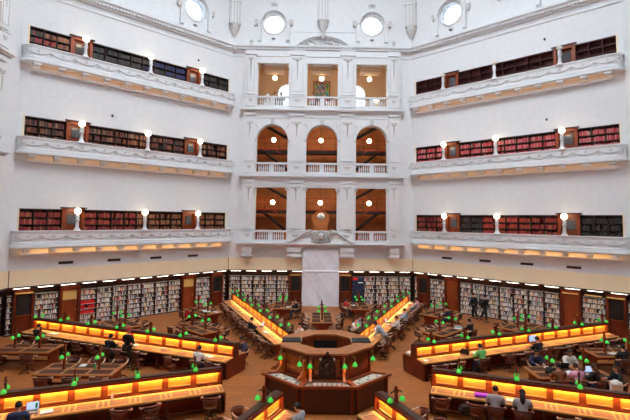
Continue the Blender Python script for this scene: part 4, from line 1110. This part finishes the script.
for sx in (-1, 1):
    MB().box(*sorted((sx*.98, sx*1.74)), -.26, .34, 1.855, 1.90, 'black').box(*sorted((sx*.97, sx*1.0)), -.3, .38, 1.84, 1.93, 'wood_pale').build('ledge_slot_shade', t)  # black box stands for the shade in a ledge recess, with pale edge
for k in range(8):
    a = radians(ang8[k]); r = 1.62/cos(pi/8)
    MB().lathe([(.09, 0), (.09, .2), (.07, .25), (.07, 1.5), (.1, 1.6), (.1, 1.76)], 'wood_red', 6, (r*cos(a), r*sin(a), 0)).build('corner_post', t)
for k in (5, 6, 4):      # moulded panels on the three front faces
    a = radians(45*k); M = Matrix.Rotation(a, 4, 'Z')
    MB().box(1.62, 1.66, -.56, .56, 1.02, 1.10, 'wood_door', M).box(1.62, 1.66, -.60, .60, 1.62, 1.70, 'wood_door', M).box(1.62, 1.67, -.58, .58, 1.28, 1.32, 'wood_door', M).box(1.62, 1.65, -.46, .46, 1.12, 1.26, 'wood_panel_dark', M).box(1.62, 1.65, -.46, .46, 1.34, 1.60, 'wood_panel_dark', M).build('face_panel', t)
    for s in (-1, 1):     # curved cheeks rising to the ledge
        MB().prism([(1.62, .95), (2.10, .95), (2.12, 1.0), (2.04, 1.06), (1.94, 1.10), (1.86, 1.20), (1.82, 1.34), (1.84, 1.50), (1.80, 1.60), (1.62, 1.62)], s*.60-.045, s*.60+.045, 'wood_panel_dark', 'y', M).build('scrolled_cheek', t)
# carved crest
mb = MB().prism([(-.32, 1.0), (.32, 1.0), (.30, 1.45), (.20, 1.72), (.10, 1.80), (0, 1.94), (-.10, 1.80), (-.20, 1.72), (-.30, 1.45)], -1.76, -1.62, 'wood_dark', 'y')
for k in range(12): q = 2*pi*k/12; mb.ball((.2*cos(q), -1.77, 1.40+.22*sin(q)), .05, 'wood_dark', 6)
mb.ball((0, -1.78, 1.40), .12, 'wood_dark', 10, 1.2); mb.ball((0, -1.74, 1.88), .06, 'wood_dark', 8)
for s in (-1, 1): mb.ball((s*.24, -1.74, 1.66), .05, 'plaster_shade_grey', 6)
mb.build('carved_crest', t)
# display counters on the three front faces
for k, nm in ((4.5+.5, 'left'), (6, 'middle'), (7, 'right')):
    a = radians(45*k)
    t = empty('display_counter', '%s glass-topped display counter on the front of the central desk' % nm, 'display counter', (0, 0, 0), a)
    i0, o0 = 1.70, 2.42; hi, ho = i0*math.tan(pi/8), o0*math.tan(pi/8)
    ti = [(i0, -hi), (o0, -ho), (o0, ho), (i0, hi)]
    MB().prism([(i0-.02, -hi), (o0-.12, -ho+.05), (o0-.12, ho-.05), (i0-.02, hi)], 0, .86, 'wood_dark').build('cabinet', t)
    f = .12
    mb = MB()
    inn = [(i0+.12, -hi+.07), (o0-.10, -ho+.12), (o0-.10, ho-.12), (i0+.12, hi-.07)]
    for q in range(4): w = (q+1) % 4; mb.prism([ti[q], ti[w], inn[w], inn[q]], .86, .95, 'wood_door')
    mb.build('top_frame', t)
    MB().prism(inn, .86, .88, 'paper').build('tray', t)
    MB().prism(inn, .935, .942, 'case_glass').build('glass_top', t)
    for s in (-1, 1):
        MB().box(o0-.24, o0-.08, s*(ho-.16)-.05, s*(ho-.16)+.05, 0, .86, 'wood_red').build('post', t)
    # contents
    if nm == 'middle':
        for c in range(7):
            y = -.52+.17*c
            tag(MB().box(-.22, .22, -.075, .075, 0, .004, 'paper').box(-.17, .17, -.035, .035, .004, .007, 'numeral_red').box(-.10, .02, -.015, .015, .007, .009, 'paper').build('document', None, (2.08*cos(a)-y*sin(a), 2.08*sin(a)+y*cos(a), .885), a), 'document with red lettering in the middle display counter, %s from left' % CNT7[c], 'document', 'documents in the middle display counter')
    else:
        for c in range(14):
            x = 1.92+.17*(c % 3)*1.05; y = (-.52+.26*(c//3))*(1.0); r = random.uniform(.05, .085)
            tag(MB().lathe([(r, 0), (r, .008), (r*.7, .014), (.01, .016)], 'silver' if c % 2 else 'paper', 10).build('medal', None, (x*cos(a)-y*sin(a), x*sin(a)+y*cos(a), .885), a), 'small round silver-grey medal in the %s display counter' % nm, 'medal', 'medals in the %s display counter' % nm)
# lamps hung from the central ledge
def hang_lamp(k, y, label):
    a = radians(45*k); x = 1.86
    t = empty('hanging_lamp', label, 'lamp', (x*cos(a)-y*sin(a), x*sin(a)+y*cos(a), 1.40), a, 'green lamps hung under the central ledge')
    MB().tube([(-.14, 0, .30), (-.04, 0, .34), (0, 0, .28), (0, 0, .14)], .010, 'brass', 5).build('bracket', t)
    s = MB().lathe([(.095, 0), (.09, .04), (.07, .09), (.03, .13), (.015, .16)], 'green_shade', 14).build('shade', t)
    MB().ball((0, 0, .03), .04, 'bulb_hot', 8).build('bulb', s)
for k, nm in ((5, 'left'), (6, 'middle'), (7, 'right')):
    for y, w in (((-.62, 'left'), (.62, 'right')) if k == 6 else ((-.60, 'left'), (.45, 'right')) if k == 5 else ((-.45, 'left'), (.60, 'right'))): hang_lamp(k, y, 'green hanging lamp over the %s display counter, %s end' % (nm, w))

# ------------------------------------------------------------------ things on the desks
def put(name, mb, p, rz, label, cat, group=None):
    return tag(mb.build(name, None, p, rz), label, cat, group)
def paper(p, rz, label, w=.21, h=.30): put('paper_sheet', MB().box(-w/2, w/2, -h/2, h/2, 0, .004, 'paper').box(-w/2+.03, w/2-.06, -h/2+.05, h/2-.07, .003, .006, 'paper'), p, rz, label, 'paper')
def laptop(p, rz, label, light=False):
    t = empty('laptop', label, 'laptop', p, rz)
    MB().box(-.17, .17, -.12, .12, 0, .018, 'silver' if light else 'black').box(-.14, .14, -.02, .09, .018, .021, 'black').build('keyboard_base', t)
    l = MB().box(-.17, .17, 0, .012, 0, .23, 'silver' if light else 'black').build('lid', t); l.location = (0, .12, .018); l.rotation_euler.x = -.3
    s = MB().box(-.155, .155, -.002, 0, .015, .215, 'screen').build('screen', l)
def open_book(p, rz, label):
    t = empty('open_book', label, 'book', p, rz)
    for s in (-1, 1): MB().prism([(0, 0), (s*.15, 0), (s*.15, .014), (s*.06, .028), (0, .018)], -.11, .11, 'paper', 'y').build('page_block', t)
def bottle(p, label, m='leaf_green', capm='paper'):
    t = empty('bottle', label, 'bottle', p, 0)
    MB().lathe([(.035, 0), (.037, .02), (.037, .15), (.015, .19), (.014, .21)], m, 10).build('body', t); MB().lathe([(.017, .205), (.017, .235)], capm, 8).build('cap', t)
def bag(p, rz, m, label):
    t = empty('bag', label, 'bag', p, rz)
    MB().prism([(-.18, 0), (.18, 0), (.20, .1), (.14, .20), (-.12, .22), (-.20, .08)], -.11, .11, m, 'y').build('body', t); MB().tube([(-.10, 0, .2), (-.06, 0, .29), (.06, 0, .29), (.10, 0, .19)], .012, 'black', 5).build('handle', t)
DZ = .80
rr = radians
put('folder', MB().box(-.22, .22, -.15, .15, 0, .05, 'cloth_purple').box(-.20, .20, -.13, .13, .05, .07, 'cloth_purple'), pol(-22.5, 5.80, -.52, .785), rr(-15), 'bright purple folder lying on the lower right desk', 'folder')
paper(pol(-22.5, 6.72, -.50, .79), rr(-22), 'white paper between the two readers at the lower right desk', .3, .26)
laptop(pol(202.5, 9.85, .42, .79), rr(202.5)+pi, 'open silver laptop on the lower left desk', True)
paper(pol(202.5, 9.45, .52, .785), rr(210), 'white papers beside the laptop on the lower left desk', .34, .3)
bottle(pol(202.5, 9.75, .26, .80), 'green-labelled bottle standing on the lower left desk')
bottle(pol(202.5, 7.66, .27, .80), 'small pale bottle by the back panel of the lower left desk', 'cloth_white', 'cloth_pink')
paper(pol(157.5, 5.15, .5, .79), rr(150), 'white papers before the white shirt reader, upper left desk', .42, .3)
put('paper_stack', MB().box(-.22, .22, -.15, .15, 0, .07, 'paper').box(-.18, .2, -.13, .14, .07, .09, 'cloth_white'), pol(22.5, 4.35, .45, .79), rr(30), 'stack of white papers at the inner end of upper right desk', 'paper stack')
paper(pol(22.5, 4.35, -.55, .785), rr(10), 'small pale card on the inner end of upper right desk', .2, .2)
bag(pol(22.5, 6.55, -.40, .79), rr(-30), 'black', 'black and white bag lying on the upper right desk')
open_book(pol(22.5, 7.1, -.48, .79), rr(22), 'open white book before the green shirt reader')
t = empty('monitor', 'computer monitor with blue screen on the upper right desk', 'monitor', pol(22.5, 10.7, -.35, .79), rr(22.5)+pi/2*0)
MB().box(-.10, .10, -.08, .08, 0, .015, 'black').tube([(0, 0, 0), (0, 0, .15)], .02, 'black').build('stand', t); f = MB().box(-.25, .25, -.02, .02, .12, .44, 'black').build('housing', t); MB().box(-.23, .23, -.025, -.02, .14, .42, 'screen').build('screen', f)
laptop(pol(0, 10.3, -.35, .777), 0, 'open silver laptop with bright screen on the right inner table', True)
paper(pol(0, 9.55, -.2, .777), .3, 'loose white papers in the middle of the right inner table', .4, .3)
open_book(pol(0, 9.0, .35, .777), .2, 'open book on the far half of right inner table')
bag(pol(0, 8.75, -.30, .777), .6, 'black', 'dark bag on the inner end of right inner table')
laptop(pol(0, 9.6, .38, .777), pi, 'dark laptop on the far half of the right inner table')
paper(pol(0, 13.0, 2.35, .777), .5, 'white papers on the outer right library table', .45, .35)
put('paper_stack', MB().box(-.28, .25, -.18, .18, 0, .03, 'paper').box(-.1, .3, -.15, .2, .03, .05, 'cloth_blue'), pol(45, 10.2, -.35, .777), rr(60), 'spread of papers on rear right inner table', 'paper stack')
paper(pol(45, 13.0, 2.1, .777), rr(60), 'white papers on the rear right outer table', .5, .35)
paper(pol(90, 13.4, -2.2, .777), rr(100), 'white paper before the reader in red', .3, .35)
paper(pol(90, 12.6, 2.2, .777), rr(80), 'white paper on the table left of the sheet', .35, .35)
for k, (r, q) in enumerate(((11.9, -.45), (14.0, -.4), (15.6, -.4), (8.6, -.5), (10.6, -.55))):
    (paper if k % 2 else open_book)(pol(67.5, r, q, .785), rr(70+13*k), 'white %s on right half of the rear right desk, %s from centre' % ('sheet' if k % 2 else 'open book', ['third', 'fourth', 'outermost', 'first', 'second'][k]))
laptop(pol(67.5, 6.5, -.45, .785), rr(67.5)-pi*0+pi/2-pi/2, 'black laptop near the inner end of rear right desk')
laptop(pol(67.5, 8.9, -.42, .785), rr(67.5), 'black laptop further along the rear right desk')
paper(pol(112.5, 6.5, .55, .785), rr(120), 'white paper beside the black suited reader, rear left desk', .45, .3)
laptop(pol(112.5, 7.7, .50, .785), rr(112.5)+pi, 'black laptop before the black suited reader')
put('paper_stack', MB().box(-.3, .3, -.2, .2, 0, .03, 'paper'), pol(135, 12.9, -2.6, .777), rr(120), 'papers on the rear left outer table beside the diagonal desk', 'paper stack')
paper(pol(135, 12.3, -2.9, .777), rr(150), 'single white sheet on the rear left outer table', .4, .3)
put('jacket', MB().box(-.2, .2, -.06, .06, 0, .35, 'cloth_red').ball((0, 0, .35), .12, 'cloth_red', 8), pol(135, 13.2, -1.45, .5), rr(60), 'bright red jacket on a chair by the rear left outer table', 'jacket')
bottle(pol(180, 8.95, .2, .777), 'green cup-like bottle on the left inner table', 'leaf_green')
open_book(pol(180, 9.6, -.2, .777), rr(95), 'open book on the left inner table')
put('cloth', MB().ball((0, 0, .02), .10, 'cloth_pink', 8, .3), pol(157.5, 7.6, .45, .79), 0, 'small pink item on the upper left desk', 'item')
open_book(pol(157.5, 9.2, .5, .79), rr(157), 'open white book beside the person with the red cap')
paper(pol(157.5, 14.5, .45, .785), rr(157), 'white sheets at the outer end of upper left desk', .5, .3)
bag(pol(-22.5, 5.35, -1.35, .5), rr(10), 'black', 'black bag hanging on a chair at the lower right desk')
tag(MB().lathe([(.02, 0), (.16, .1), (.18, .35), (.15, .55), (.05, .62)], 'cloth_white', 10).build('jacket', None, pol(112.5, 5.0, -1.3, .45), 0), 'pale jacket on the chair behind the rear left desk', 'jacket')
tag(MB().box(-.2, .2, -.07, .07, 0, .42, 'cloth_white').lathe([(.2, .3), (.17, .42), (.05, .5)], 'cloth_white', 10).build('jacket', None, pol(0, 10.5, -1.55, .45), 0), 'pale jacket over the chair beside the long-haired reader in black', 'jacket')
